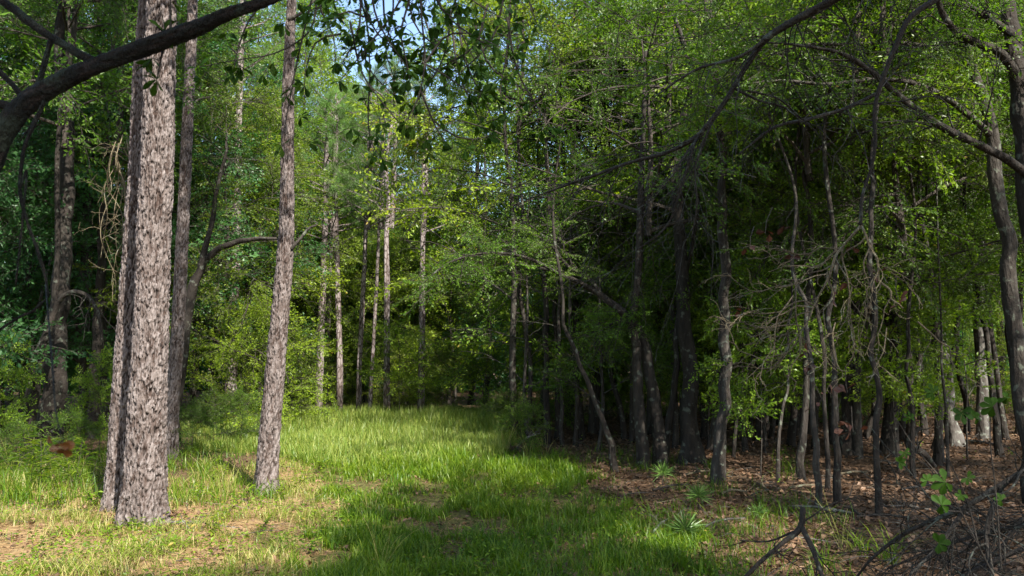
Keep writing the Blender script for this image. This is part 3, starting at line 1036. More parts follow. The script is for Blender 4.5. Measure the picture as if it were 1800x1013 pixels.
def autolabel(kind, px, d):
    lm = [n for x, n in LM]
    xs = [x for x, n in LM]
    i = min(range(len(xs)), key=lambda k: abs(xs[k] - px))
    j = i + 1 if px > xs[i] else i - 1
    j = min(max(j, 0), len(xs) - 1)
    if j == i: j = i - 1
    opts = []
    dw = "near" if d < 12 else "behind" if d < 19 else "well behind" if d < 27 else "far behind"
    opts.append(f"{DESC[kind]} {dw} {lm[i]}")
    opts.append(f"{DESC[kind]} between {lm[i]} and {lm[j]}")
    opts.append(f"{DESC[kind]} {dw} the gap between {lm[i]} and {lm[j]}")
    for extra in ("leaning", "half hidden", "narrow", "spreading", "thin crowned"):
        opts.append(f"{extra} {DESC[kind]} {dw} {lm[i]}")
    for o in opts:
        if o not in LABELS and len(o.replace("-", " ").split()) <= 16:
            LABELS.add(o)
            return o
    return opts[0]


def tree(kind, px, d, sc=1.0, rot=None, group=None, label=None, name=None, sz=None):
    x = (px - 900) / F * d * 1.0
    b = V(x, d, float(gz(x, d)) - .03)
    nm = name or ("shrub" if "shrub" in kind else "sapling" if kind == "sapling" else "broadleaf_tree")
    cat = nm.replace("_", " ").replace("broadleaf ", "")
    root = thing(nm, label or autolabel(kind, px, d), cat, tuple(b), group)
    rot = R0.uniform(0, 6.28) if rot is None else rot
    root.rotation_euler = (0, 0, rot)
    root.scale = (sc, sc, (sz or sc))
    t = place("trunk" if "shrub" not in kind else "stem", TPL[kind][0], root)
    cm = TPL[kind][1] if "shrub" in kind else sun_pruned(TPL[kind][2], TPL[kind][1], b, rot, (sc, sc, sz or sc), int(px * 7 + d))
    if cm: place("crown" if "shrub" not in kind else "foliage", cm, root)
    return root


LW = "leafy trees behind the pines at the left"
CW = "trees closing the far end of the clearing"
RW = "leafy trees in the dark wood at the right"
for k, px, d, s in (
    # left side wall of foliage
    ("cool_a", 40, 19.5, 1.1), ("cool_b", 150, 18.5, 1.2), ("cool_a", -90, 17.0, 1.1), ("cool_a", 200, 20, 1.15), ("cool_b", 10, 20, 1.2), ("tall_b", 110, 21, 1.0), ("cool_b", -230, 13.5, 1.0),
    ("low_a", 250, 21, 1.3), ("cool_a", 335, 21, 1.05), ("tall_a", 20, 25, 1.0), ("tall_a", 210, 26, 1.0), ("tall_b", -120, 24, 1.05), ("cool_a", -160, 19, 1.1), ("tall_a", 300, 30, 1.05), ("tall_a", -250, 28, 1.0), ("cool_a", 100, 30, 1.1)):
    tree(k, px, d, s, group=LW)
for k, px, d, s in (
    # middle distance
    ("low_b", 575, 28.5, .8), ("yel", 660, 28, .7), ("low_b", 715, 27.5, .75), ("low_b", 800, 27, .85), ("low_b", 385, 19.5, 1.1), ("yel", 430, 23, 1.0), ("yel", 515, 30, 1.1), ("tall_a", 400, 26, 1.0), ("low_b", 455, 26, 1.3), ("tall_a", 545, 30, 1.0), ("cool_a", 600, 31, .95), ("dark", 640, 30, .8), ("cool_b", 690, 29, .85),
    ("yel", 735, 29.5, .95), ("dark", 790, 29, 1.0), ("tall_a", 620, 34, .95), ("tall_b", 830, 30, 1.0), ("yel", 850, 24, 1.1), ("tall_a", 900, 27, 1.05), ("cool_a", 560, 35, 1.0), ("cool_a", 700, 36, .8), ("tall_a", 480, 34, 1.1), ("tall_b", 380, 36, 1.1), ("dark", 800, 36, 1.0), ("cool_b", 660, 32, 1.0), ("dark", 530, 31, 1.0), ("tall_a", 450, 32, 1.2), ("tall_b", 515, 36, 1.2), ("tall_a", 735, 33, .92), ("tall_a", 660, 30, .8)):
    tree(k, px, d, s, group=CW)
tree("yel", 905, 16.5, 1.15, 1.0, label="yellow green sunlit crown bright at the edge of the lane")
tree("yel", 950, 19, 1.0, 2.2, label="yellow green tree half in shade behind the sunlit crown")
for k, px, d, s in (
    # right wood
    ("dark", 1040, 18.5, 1.1), ("wood_b", 1110, 16, 1.0), ("low_a", 1050, 14.6, .72), ("low_a", 930, 16.2, .85), ("low_b", 1160, 17.5, .75), ("low_a", 1255, 17.8, .8), ("low_b", 1345, 18.5, .8), ("wood_a", 1010, 15.6, .85), ("wood_b", 1185, 15.2, .85), ("wood_a", 1305, 14.6, .85), ("wood_a", 1425, 15.2, .85), ("low_a", 985, 21, 1.0), ("low_b", 1090, 22, .95), ("low_a", 1210, 21, 1.0), ("low_b", 1360, 22.5, 1.0), ("low_a", 1480, 21.5, 1.0), ("low_b", 1610, 22, .95), ("dark", 1140, 18, 1.15), ("wood_a", 1200, 16, 1.2), ("tall_b", 1000, 22, 1.0), ("dark", 1260, 19, 1.2), ("wood_b", 1330, 16.5, 1.1), ("wood_a", 1400, 18.5, 1.25), ("tall_a", 1150, 24, 1.05),
    ("dark", 1460, 16, 1.1), ("wood_b", 1530, 18, 1.1), ("wood_a", 1590, 16, 1.15), ("dark", 1650, 19, 1.2), ("wood_b", 1720, 17, 1.1), ("wood_a", 1790, 18.5, 1.2), ("tall_b", 1300, 25, 1.05), ("tall_a", 1450, 26, 1.05), ("tall_b", 1600, 26, 1.0), ("tall_a", 1750, 25, 1.05),
    ("dark", 1870, 16, 1.2), ("wood_b", 1940, 19, 1.2), ("tall_b", 1900, 26, 1.1), ("cool_b", 1050, 27, 1.1), ("cool_b", 1220, 30, 1.1), ("wood_b", 1380, 30, 1.2), ("cool_b", 1540, 31, 1.1), ("wood_b", 1680, 31, 1.2), ("cool_b", 1830, 31, 1.2), ("tall_a", 1100, 33, 1.1), ("tall_a", 1350, 35, 1.1), ("tall_a", 1650, 35, 1.1),
    ("wood_b", 1640, 13, 1.0), ("dark", 1500, 13.5, .95)):
    tree(k, px, d, s, group=RW)
for k, px, d, s in (
    ("shrub", 1000, 21, .9), ("shrub", 1120, 23, 1.0), ("shrub_y", 1200, 24, .9), ("shrub", 1380, 22, .8), ("shrub", 1500, 21, .9), ("shrub_y", 1580, 26, 1.1), ("shrub", 1700, 24, 1.0), ("shrub_y", 1850, 24, 1.), ("shrub_y", 1400, 27, 1.2), ("shrub_y", 1010, 24, 1.0), ("shrub_y", 1130, 26, 1.1), ("shrub_y", 1460, 23, 1.0), ("shrub_y", 1540, 27, 1.1), ("shrub_y", 1660, 27, 1.1), ("shrub_y", 485, 17.8, .9), ("shrub_y", 425, 18.5, .9), ("shrub", 380, 15.2, .5), ("shrub", 345, 14, .42), ("shrub", 430, 15.5, .5), ("shrub_y", 700, 26.5, .7), ("shrub_y", 590, 26.5, .7), ("shrub", 640, 27, .9), ("shrub_y", 740, 25, .8), ("shrub", 800, 24, 1.0), ("shrub", 850, 20, .9),
    ("shrub", 890, 16.5, .5), ("shrub", 40, 12, .34), ("shrub", 130, 13, .4), ("shrub", -60, 11, .5), ("shrub", 915, 14.5, .42), ("shrub", 950, 19, .9), ("shrub", 1060, 22, .8), ("shrub_y", 1330, 25, 1.0), ("shrub_y", 1280, 24, .9), ("shrub", 1550, 24, .8), ("shrub", 1620, 23, .9), ("shrub_y", 1790, 24, 1.0), ("shrub", 540, 25, .9), ("shrub", 1450, 25, .9)):
    tree(k, px, d, s, group="low shrubs along the edges of the clearing and wood")
for k, px, d, s in (("sapling", 705, 21, .8), ("sapling", 1330, 11.8, .8), ("sapling", 1240, 15.5, 1.), ("sapling", 1690, 13.5, 1.), ("sapling", 930, 17, 1.0), ("sapling", 1340, 14, .9), ("sapling", 1570, 12.5, .9), ("sapling", 1450, 14.5, 1.), ("sapling", 185, 13.5, .45), ("sapling", 10, 13, .5)):
    tree(k, px, d, s, group="leafy saplings")

# far wood: one mass of leaves closing the view
def far_wood():
    rng = np.random.default_rng(77)
    mb = MB()
    B = []; S = []
    for i in range(300):
        a = rng.uniform(-56, 56)
        d = rng.uniform(40, 62)
        x = math.tan(math.radians(a)) * 42 * (d / 50)
        pxx = 900 + F * x / d
        H = rng.uniform(9, 16)
        if 650 < pxx < 830: H = rng.uniform(8, 11.5)
        n = 1700
        u = unit(rng.normal(0, 1, (n, 3))) * (rng.random((n, 1))**.4)
        u = u * V(3.2, 3.2, H * .5) + V(x, d, H * .5)
        B.append(u)
    for i in range(150):
        a = rng.uniform(-56, 56)
        d = rng.uniform(37, 50)
        x = math.tan(math.radians(a)) * 36 * (d / 44)
        u = unit(rng.normal(0, 1, (700, 3))) * (rng.random((700, 1))**.4)
        B.append(u * V(2.6, 2.0, rng.uniform(1.8, 3.2)) + V(x, d, 1.6))
    b = np.concatenate(B)
    b = b[b[:, 2] > .05]
    n = len(b)
    v, t = leaves(b, rng.normal(0, 1, (n, 3)) * V(1, 1, .5), rng.normal(0, .6, (n, 3)) + V(0, 0, 1), rng.uniform(.18, .34, n), rng.uniform(.09, .15, n))
    mb.add(v, None, t, 0, np.repeat(rng.random(n), 4))
    tag(mb.build("far_woods", [LEAF_COOL], smooth=False), "distant leafy woodland closing the view behind every tree", "woodland", kind="stuff")


far_wood()

# ------------------------------------------------------------------ named hardwood stems in the right and left woods
def crown_piece(seed, R, n_limbs, leafm, sprays, sc=1.0, H=3.0, thin=0.):
    rng = np.random.default_rng(seed)
    w = MB(); c = MB()
    tp = np.array([V(0, 0, 0), V(.1, .05, H * .5), V(0, .1, H)])
    tube(w, tp, [.05, .035, .01], 6, .3)
    pos, dr = skeleton(rng, w, tp, .08, n_limbs, .0, lambda f: R * (1.05 - .5 * f), .25, 5, .2)
    if thin:
        k = rng.random(len(pos)) > thin
        pos, dr = pos[k], dr[k]
    ss = rng.uniform(.8, 1.25, len(pos)) * sc
    put_sprays(c, sprays, pos, dr, ss, rng)
    wood = (np.concatenate(w.v), np.concatenate(w.q), np.concatenate(w.t) if w.t else None)
    c.add(*wood, 1, .5)
    return c.mesh("crown", [leafm, TWIG], smooth=False), (pos, dr, ss, sprays, leafm, wood)


CP = [crown_piece(201, 2.2, 11, LEAF, SPR, 1.0), crown_piece(202, 2.4, 11, LEAF_DK, SPR_FINE, 1.1), crown_piece(203, 2.2, 11, LEAF_MID, SPR, 1.05)]


def stem(label, pts, d, wpx, mats, topz=None, group="dark stems standing in the right hand wood", crown=True, name="hardwood_tree", limbs=(), cz=None, csc=1.0, d2=None, flare=.28, leafy=None):
    rk = np.random.default_rng(int(pts[0][0] * 3 + 1))
    wpx = [w * .78 for w in wpx]
    np_ = [pts[0]]; nw = [wpx[0]]
    for i in range(1, len(pts)):
        dy = abs(pts[i][1] - pts[i - 1][1])
        for k in ((.33, .67) if dy > 90 else (.5,)):
            np_.append((pts[i - 1][0] * (1 - k) + pts[i][0] * k + rk.normal(0, 1.2 + .022 * dy), pts[i - 1][1] * (1 - k) + pts[i][1] * k)); nw.append(wpx[i - 1] * (1 - k) + wpx[i] * k)
        np_.append(pts[i]); nw.append(wpx[i])
    pts, wpx = np_, nw
    n = len(pts)
    dd = [d] * n if d2 is None else list(np.linspace(d, d2, n))
    q = [P(x, y, k) for (x, y), k in zip(pts, dd)]
    r = [w / F * k / 2 for w, k in zip(wpx, dd)]
    base = q[0].copy(); base[2] = float(gz(base[0], base[1])) - .05
    q[0] = base
    if topz and topz > q[-1][2] + .5:
        dv = unit(q[-1] - q[-2]); dv = unit(dv * .5 + V(0, 0, 1))
        L = (topz - q[-1][2]) / dv[2]
        q += [q[-1] + dv * L * .5 + V(*R0.normal(0, .12, 2), 0), q[-1] + dv * L]
        r += [r[-1] * .8, r[-1] * .4]
    root = thing(name, label, "tree", tuple(base), group)
    mb = MB()
    tube(mb, q, r, 14, .07, disp=bark_ridges(.006, int(pts[0][0]), r[0] * flare))
    mb.build("trunk", [mats], root, base)
    for lpts, lw, ld in limbs:
        lm = MB()
        lq = [P(x, y, (ld if np.isscalar(ld) else ld[i])) for i, (x, y) in enumerate(lpts)]
        lr = [w * .78 / F * (ld if np.isscalar(ld) else ld[i]) / 2 for i, w in enumerate(lw)]
        pp, rr = tube(lm, lq, lr, 10, .03, disp=bark_scaly(.003, int(lpts[0][0]) + 3))
        rng = np.random.default_rng(int(lpts[0][0] * 7 + lpts[0][1]))
        L = np.linalg.norm(lq[-1] - lq[0])
        for k in range(int(4 + L * 2.2)):
            i = int(rng.uniform(.2, 1) * (len(pp) - 1))
            ax = unit(pp[min(i + 1, len(pp) - 1)] - pp[i - 1])
            bare_branch(rng, lm, pp[i], ax + unit(rng.normal(0, 1, 3)) * .9, rng.uniform(.3, .9), min(.010, rr[i] * .45), 1, .16, .12, 4)
        lm.build("limb", [mats], root, base)
        if leafy:
            fm = MB()
            k = rng.integers(int(len(pp) * .3), len(pp), leafy)
            put_sprays(fm, SPR_FINE, pp[k] + rng.normal(0, .12, (leafy, 3)), rng.normal(0, 1, (leafy, 3)) * V(1, 1, .4) + V(-.4, 0, -.1), rng.uniform(.45, .8, leafy), rng)
            fm.build("foliage", [LEAF, TWIG], root, base, False)
    if crown:
        off = q[-1] - base - V(0, 0, cz if cz is not None else 2.0)
        rot = R0.uniform(0, 6.28)
        cm, cd = CP[int(pts[0][0]) % 3]
        cm = sun_pruned(cd, cm, off + base, rot, csc, int(pts[0][0]))
        if cm:
            c = place("crown", cm, root)
            c.location = tuple(off)
            c.rotation_euler = (0, 0, rot)
            c.scale = (csc,) * 3
    return root


D = lambda by: F * 1.6 / (by - 630)
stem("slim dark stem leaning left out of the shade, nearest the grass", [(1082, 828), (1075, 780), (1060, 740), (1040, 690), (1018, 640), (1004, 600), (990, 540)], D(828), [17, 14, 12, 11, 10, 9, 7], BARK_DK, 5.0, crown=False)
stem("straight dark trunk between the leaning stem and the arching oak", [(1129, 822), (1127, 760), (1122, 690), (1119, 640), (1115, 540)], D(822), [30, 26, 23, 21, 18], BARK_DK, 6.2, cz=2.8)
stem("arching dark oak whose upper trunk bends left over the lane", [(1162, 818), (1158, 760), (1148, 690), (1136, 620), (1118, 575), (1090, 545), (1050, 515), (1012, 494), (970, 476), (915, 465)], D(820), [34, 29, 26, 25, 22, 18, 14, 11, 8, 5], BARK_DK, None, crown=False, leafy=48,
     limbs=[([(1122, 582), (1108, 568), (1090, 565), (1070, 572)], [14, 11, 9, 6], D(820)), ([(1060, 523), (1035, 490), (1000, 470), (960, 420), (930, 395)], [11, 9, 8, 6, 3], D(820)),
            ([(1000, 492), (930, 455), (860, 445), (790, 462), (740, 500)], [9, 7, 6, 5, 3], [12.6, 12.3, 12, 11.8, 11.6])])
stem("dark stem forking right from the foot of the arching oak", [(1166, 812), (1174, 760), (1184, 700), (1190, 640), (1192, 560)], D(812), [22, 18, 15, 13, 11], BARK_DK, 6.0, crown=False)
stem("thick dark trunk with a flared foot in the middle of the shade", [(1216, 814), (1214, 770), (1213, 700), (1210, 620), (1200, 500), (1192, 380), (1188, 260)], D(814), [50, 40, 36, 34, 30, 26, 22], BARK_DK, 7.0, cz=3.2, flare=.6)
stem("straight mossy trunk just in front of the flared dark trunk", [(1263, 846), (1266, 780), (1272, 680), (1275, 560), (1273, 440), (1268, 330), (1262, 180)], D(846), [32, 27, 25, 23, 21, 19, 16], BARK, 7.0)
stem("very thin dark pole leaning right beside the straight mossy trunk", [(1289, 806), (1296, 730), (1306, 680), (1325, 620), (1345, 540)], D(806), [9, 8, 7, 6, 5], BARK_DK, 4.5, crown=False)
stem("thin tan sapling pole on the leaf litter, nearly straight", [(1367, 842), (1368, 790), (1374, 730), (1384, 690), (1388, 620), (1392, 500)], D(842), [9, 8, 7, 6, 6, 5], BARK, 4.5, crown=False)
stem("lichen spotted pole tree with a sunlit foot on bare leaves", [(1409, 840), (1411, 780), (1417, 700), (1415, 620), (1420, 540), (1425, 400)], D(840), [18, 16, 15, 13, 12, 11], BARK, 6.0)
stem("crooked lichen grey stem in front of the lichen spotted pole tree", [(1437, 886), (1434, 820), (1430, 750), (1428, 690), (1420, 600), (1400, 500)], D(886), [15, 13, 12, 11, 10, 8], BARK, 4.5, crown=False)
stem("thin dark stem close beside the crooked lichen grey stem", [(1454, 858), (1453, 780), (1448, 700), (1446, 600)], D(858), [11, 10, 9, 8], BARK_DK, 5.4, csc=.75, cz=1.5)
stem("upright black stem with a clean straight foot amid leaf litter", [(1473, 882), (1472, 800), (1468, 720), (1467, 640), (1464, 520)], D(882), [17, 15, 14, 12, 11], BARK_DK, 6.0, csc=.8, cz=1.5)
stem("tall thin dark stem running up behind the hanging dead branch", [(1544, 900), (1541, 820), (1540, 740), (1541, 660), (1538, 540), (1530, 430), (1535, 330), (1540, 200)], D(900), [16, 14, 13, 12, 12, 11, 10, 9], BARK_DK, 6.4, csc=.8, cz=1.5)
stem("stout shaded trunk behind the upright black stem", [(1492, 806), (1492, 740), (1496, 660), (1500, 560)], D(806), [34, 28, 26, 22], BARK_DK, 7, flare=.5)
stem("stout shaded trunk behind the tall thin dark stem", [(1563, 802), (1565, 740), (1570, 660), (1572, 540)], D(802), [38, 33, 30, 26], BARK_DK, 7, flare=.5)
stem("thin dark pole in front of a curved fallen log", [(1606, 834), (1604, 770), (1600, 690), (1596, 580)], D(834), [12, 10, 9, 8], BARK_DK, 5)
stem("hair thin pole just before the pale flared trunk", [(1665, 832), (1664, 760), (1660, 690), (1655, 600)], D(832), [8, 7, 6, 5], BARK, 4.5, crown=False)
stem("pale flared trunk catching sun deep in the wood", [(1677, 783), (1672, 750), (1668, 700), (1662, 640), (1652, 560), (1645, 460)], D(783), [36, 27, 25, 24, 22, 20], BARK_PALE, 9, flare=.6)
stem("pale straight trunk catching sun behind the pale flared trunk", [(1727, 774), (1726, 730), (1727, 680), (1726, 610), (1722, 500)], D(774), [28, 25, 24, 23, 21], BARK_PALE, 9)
stem("crooked dark stem before the pale straight trunk", [(1758, 802), (1752, 740), (1745, 690), (1738, 630), (1722, 540), (1705, 460)], D(802), [17, 15, 14, 12, 11, 9], BARK_DK, 7)
stem("big lichened tree with a curving trunk at the frame's side", [(1822, 880), (1806, 760), (1790, 640), (1775, 520), (1760, 380), (1748, 260), (1728, 170), (1705, 110), (1698, 30)], D(880), [44, 38, 36, 34, 31, 30, 27, 22, 20], BARK, 5.6, crown=False, leafy=22,
     limbs=[([(1745, 240), (1700, 200), (1650, 165), (1600, 145), (1540, 140), (1450, 148), (1370, 142), (1310, 148)], [17, 15, 13, 11, 9, 8, 6, 4], [9.6, 9.4, 9.2, 9, 8.8, 8.6, 8.4, 8.2]),
            ([(1712, 120), (1680, 100), (1620, 80), (1560, 76), (1500, 78), (1400, 78), (1360, 80)], [15, 12, 10, 9, 8, 6, 4], [9.5, 9.3, 9.1, 9, 8.8, 8.7, 8.6])])
stem("darkest large tree at the picture's edge with a long arching limb", [(1900, 930), (1860, 700), (1830, 480), (1805, 320), (1793, 200), (1782, 100), (1770, 0)], D(930), [62, 56, 52, 46, 42, 38, 34], BARK_DK, 5.0, crown=False, leafy=22,
     limbs=[([(1808, 310), (1770, 280), (1720, 255), (1660, 225), (1620, 200), (1570, 160), (1530, 125), (1480, 95), (1440, 85), (1390, 78), (1350, 75)], [21, 19, 18, 17, 16, 14, 12, 10, 8, 6, 4], list(np.linspace(7.9, 6.6, 11))),
            ([(1786, 130), (1760, 95), (1715, 75), (1680, 55), (1655, 20), (1645, -20)], [22, 20, 18, 16, 14, 13], list(np.linspace(7.9, 7.4, 6))),
            ([(1780, 60), (1740, 35), (1700, 10), (1680, -10)], [19, 17, 15, 13], 7.8)])
# more thin stems deeper in
adj = ["straight", "slightly crooked", "left leaning", "right leaning", "mossy", "bare"]
spots = [(935, 775, 11, "behind the shaded end of the meadow"), (962, 778, 14, "beside a leafy sapling at the lane's shaded edge"), (978, 772, 12, "at the lane's shaded edge, one of a close pair"), (990, 782, 9, "just left of the leaning slim stem's top"), (1022, 770, 15, "behind the leaning slim stem"), (1050, 760, 11, "seen past the leaning slim stem"), (1098, 770, 12, "between the leaning stem and straight dark trunk"),
         (1142, 765, 12, "glimpsed between straight trunk and arching oak"), (1236, 770, 13, "behind the flared dark trunk's edge"), (1248, 790, 15, "between the flared trunk and mossy trunk"), (1312, 772, 9, "past the thin leaning pole"), (1345, 790, 12, "before the bright gap in the wood"), (1355, 766, 10, "in the bright gap in the wood"), (1390, 786, 16, "behind the tan sapling pole"), (1400, 768, 10, "behind the lichen spotted pole tree"), (1425, 765, 13, "seen past the crooked lichen stem"), (1520, 772, 12, "between two stout shaded trunks"), (1585, 775, 16, "behind the fallen curved log"), (1625, 768, 13, "left of the pale flared trunk"),
         (1640, 790, 11, "in front of the pale flared trunk's left side"), (1700, 765, 12, "between the two pale sunlit trunks"), (1768, 772, 12, "behind the crooked dark stem"), (1790, 765, 14, "close by the big lichened tree")]
for i, (px, by, w, where) in enumerate(spots):
    ln = R0.normal(0, 26)
    d = D(by)
    stem(f"{adj[i % 6] if abs(ln) < 14 else 'leaning'} thin dark trunk {where}", [(px, by), (px + ln * .3 + R0.normal(0, 3), by - 60), (px + ln * .7 + R0.normal(0, 5), by - 150), (px + ln + R0.normal(0, 8), by - 260), (px + ln * 1.3, by - 380)], d, [w * 1.2, w, w * .9, w * .8, w * .65], BARK_DK if i % 3 else BARK, 8, group="slim trunks deep in the right hand wood", crown=i % 2 == 0)
LGRP = "dark hardwood trunks behind the pines at the left"
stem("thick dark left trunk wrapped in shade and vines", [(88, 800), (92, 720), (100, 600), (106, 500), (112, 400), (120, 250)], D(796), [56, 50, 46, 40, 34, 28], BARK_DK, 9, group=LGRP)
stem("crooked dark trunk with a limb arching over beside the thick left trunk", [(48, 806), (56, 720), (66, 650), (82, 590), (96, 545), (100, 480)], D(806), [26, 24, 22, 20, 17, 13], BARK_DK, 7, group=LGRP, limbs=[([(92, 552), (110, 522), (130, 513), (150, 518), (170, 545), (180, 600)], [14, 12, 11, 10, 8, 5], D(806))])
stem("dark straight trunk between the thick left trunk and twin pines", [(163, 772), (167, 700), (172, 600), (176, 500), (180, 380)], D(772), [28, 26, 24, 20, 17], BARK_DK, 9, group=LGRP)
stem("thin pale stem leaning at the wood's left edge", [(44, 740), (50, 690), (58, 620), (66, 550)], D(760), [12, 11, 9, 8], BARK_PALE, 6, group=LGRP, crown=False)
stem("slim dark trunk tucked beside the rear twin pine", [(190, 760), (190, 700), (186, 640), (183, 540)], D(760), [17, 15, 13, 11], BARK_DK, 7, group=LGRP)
stem("dark curved oak bending right behind the slim shaded pine", [(303, 792), (310, 700), (322, 620), (330, 550), (342, 495), (358, 460), (385, 436), (420, 424), (450, 420), (486, 420)], D(795), [28, 26, 25, 24, 22, 17, 14, 12, 10, 7], BARK_DK, None, group=None, crown=False, leafy=20, limbs=[([(352, 470), (362, 430), (372, 395), (380, 340), (400, 260)], [15, 13, 11, 9, 6], D(795))])
stem("forked grey tree high up at the left, behind the leaves", [(150, 775), (150, 500), (155, 300), (168, 160), (172, 60), (178, -10)], 19, [26, 24, 22, 20, 17, 15], BARK, 9, group=LGRP, limbs=[([(160, 250), (140, 120), (118, 30), (100, -10)], [18, 16, 14, 12], 19)])

# ------------------------------------------------------------------ tree tops above and behind the camera that shade the scene
SHADE_CLUMPS = []  # leaf clumps added sunward, out of view, to shade chosen spots
rd = np.random.default_rng(404)
for poly, dens in (([(430, 935), (620, 900), (1000, 890), (1130, 920), (1300, 1060), (400, 1060)], 460), ([(640, 853), (800, 838), (1060, 872), (1000, 884), (760, 878)], 70), ([(920, 805), (1100, 775), (1820, 780), (1820, 1060), (1250, 1060), (1100, 885)], 520)):
    k = 0
    while k < dens:
        gx, gy = rd.uniform(-4, 16), rd.uniform(4, 18)
        a, b_ = proj(V(gx, gy, 0))
        if inpoly(a, b_, poly)[0]:
            k += 1
            SHADE_CLUMPS.append(V(gx, gy, 0) + SUN * (rd.uniform(7.5, 12) / SUN[2]))
for k in range(600):
    a_, b_ = rd.uniform(940, 1850), rd.uniform(-20, 600)
    if b_ > 330 and a_ < 1380: continue
    p_ = P(a_, b_, rd.uniform(8, 19))
    SHADE_CLUMPS.append(p_ + SUN * rd.uniform(4, 10))
for k in range(330):
    SHADE_CLUMPS.append(P(rd.uniform(1080, 1880), rd.uniform(-30, 450), rd.uniform(7, 15)) + SUN * rd.uniform(5, 9))
for k in range(170):
    SHADE_CLUMPS.append(P(rd.uniform(-80, 230), rd.uniform(280, 770), rd.uniform(12, 19)) + SUN * rd.uniform(6, 12))
for k in range(100):
    SHADE_CLUMPS.append(V(-5.45 + rd.normal(0, .3), 13.6, rd.uniform(0, 6)) + SUN * rd.uniform(10, 13))
for k in range(110):
    SHADE_CLUMPS.append(P(rd.uniform(-30, 600), rd.uniform(-60, 420), rd.uniform(2.2, 3.4)) + SUN * rd.uniform(5, 8))
SHADE_CLUMPS = np.array(SHADE_CLUMPS)


def canopy(x, y, H, R, n, seed, label, extra=None):
    rng = np.random.default_rng(seed)
    base = V(x, y, float(gz(x, y)) - .05)
    root = thing("canopy_tree", label, "tree", tuple(base), "tall trees beside the viewer, crowns filled out to shade the scene")
    w = MB(); c = MB()
    tp = np.array([V(0, 0, 0), V(rng.normal(0, .2), rng.normal(0, .2), H * .35), V(rng.normal(0, .4), rng.normal(0, .4), H * .7), V(0, 0, H)])
    tube(w, tp, [.24, .2, .14, .04], 12, .25, disp=bark_ridges(.008, seed, .15))
    u = unit(rng.normal(0, 1, (n, 3))) * rng.random((n, 1))**.34
    pos = V(0, 0, H * .78) + u * V(R, R, H * .26)
    if extra is not None and len(extra):
        pos = np.vstack([pos, extra - base])  # clumps added for their shadow join this tree's crown
    ok = sunlit_ok(pos + base, .5)
    pp, _ = proj(pos + base)
    qx, qy = proj(pos + base)
    inframe = (pos[:, 1] + y > .5) & (qx > -60) & (qx < 1860) & (qy > -60) & (qy < 1060)
    ok &= ~(inframe & ((pos[:, 1] + y) < 15))
    pos = pos[ok]
    for k in range(0, len(pos), 14):
        f = min(1, max(.3, pos[k][2] / H - .25))
        s = np.array([np.interp(f * H, tp[:, 2], tp[:, c_]) for c_ in range(3)])
        e = pos[k]
        tube(w, [s, (s + e) / 2 + V(0, 0, .4), e], [.05, .035, .012], 6, .4)
    put_sprays(c, SPR, pos, rng.normal(0, 1, (len(pos), 3)) * V(1, 1, .3), rng.uniform(1.3, 2.0, len(pos)), rng)
    w.build("trunk", [BARK_DK], root)
    if len(pos):
        c.build("crown", [LEAF, TWIG], root, smooth=False)


CANOPY = [(7.5, -3.5, 13, 4.2, 520), (12.5, -1, 14, 4.5, 560), (10.5, 4.0, 12, 4.0, 520), (15.5, 4.5, 13, 4.2, 520), (13, -7.5, 14, 4.5, 480), (4.2, -8.0, 14, 4.5, 480), (18.5, -2, 14, 4.5, 480), (17.5, 10.5, 13, 4.2, 480), (22, 7, 14, 4.5, 420), (-1.5, -7.5, 12, 4, 420), (3.2, -2.8, 10, 3.0, 380), (12.2, 9.5, 12, 3.6, 420), (22, 15, 13, 4.2, 360), (-7, -6, 12, 4, 360), (-8.5, 1.5, 12, 3.6, 360), (24, 0, 14, 4.5, 300)]
for i, (x, y, H, R, n) in enumerate(CANOPY):
    where = ["close by the viewer's right shoulder", "towards the far right", "beside the dark wood", "deep in the right wood", "back in the right wood", "behind the viewer", "well out to the right", "beyond the right edge", "far out past the right edge", "behind the viewer towards the left", "just over the viewer", "over the edge of the dark wood", "out beyond the dark wood", "behind the left side", "beside the left edge", "at the far right, furthest out"][i]
    mine = np.array([np.argmin([np.hypot(q[0] - c_[0], q[1] - c_[1]) for c_ in CANOPY]) == i for q in SHADE_CLUMPS])
    canopy(x, y, H, R, int(n * .4), 300 + i, "tall spreading hardwood outside the picture " + where, SHADE_CLUMPS[mine])

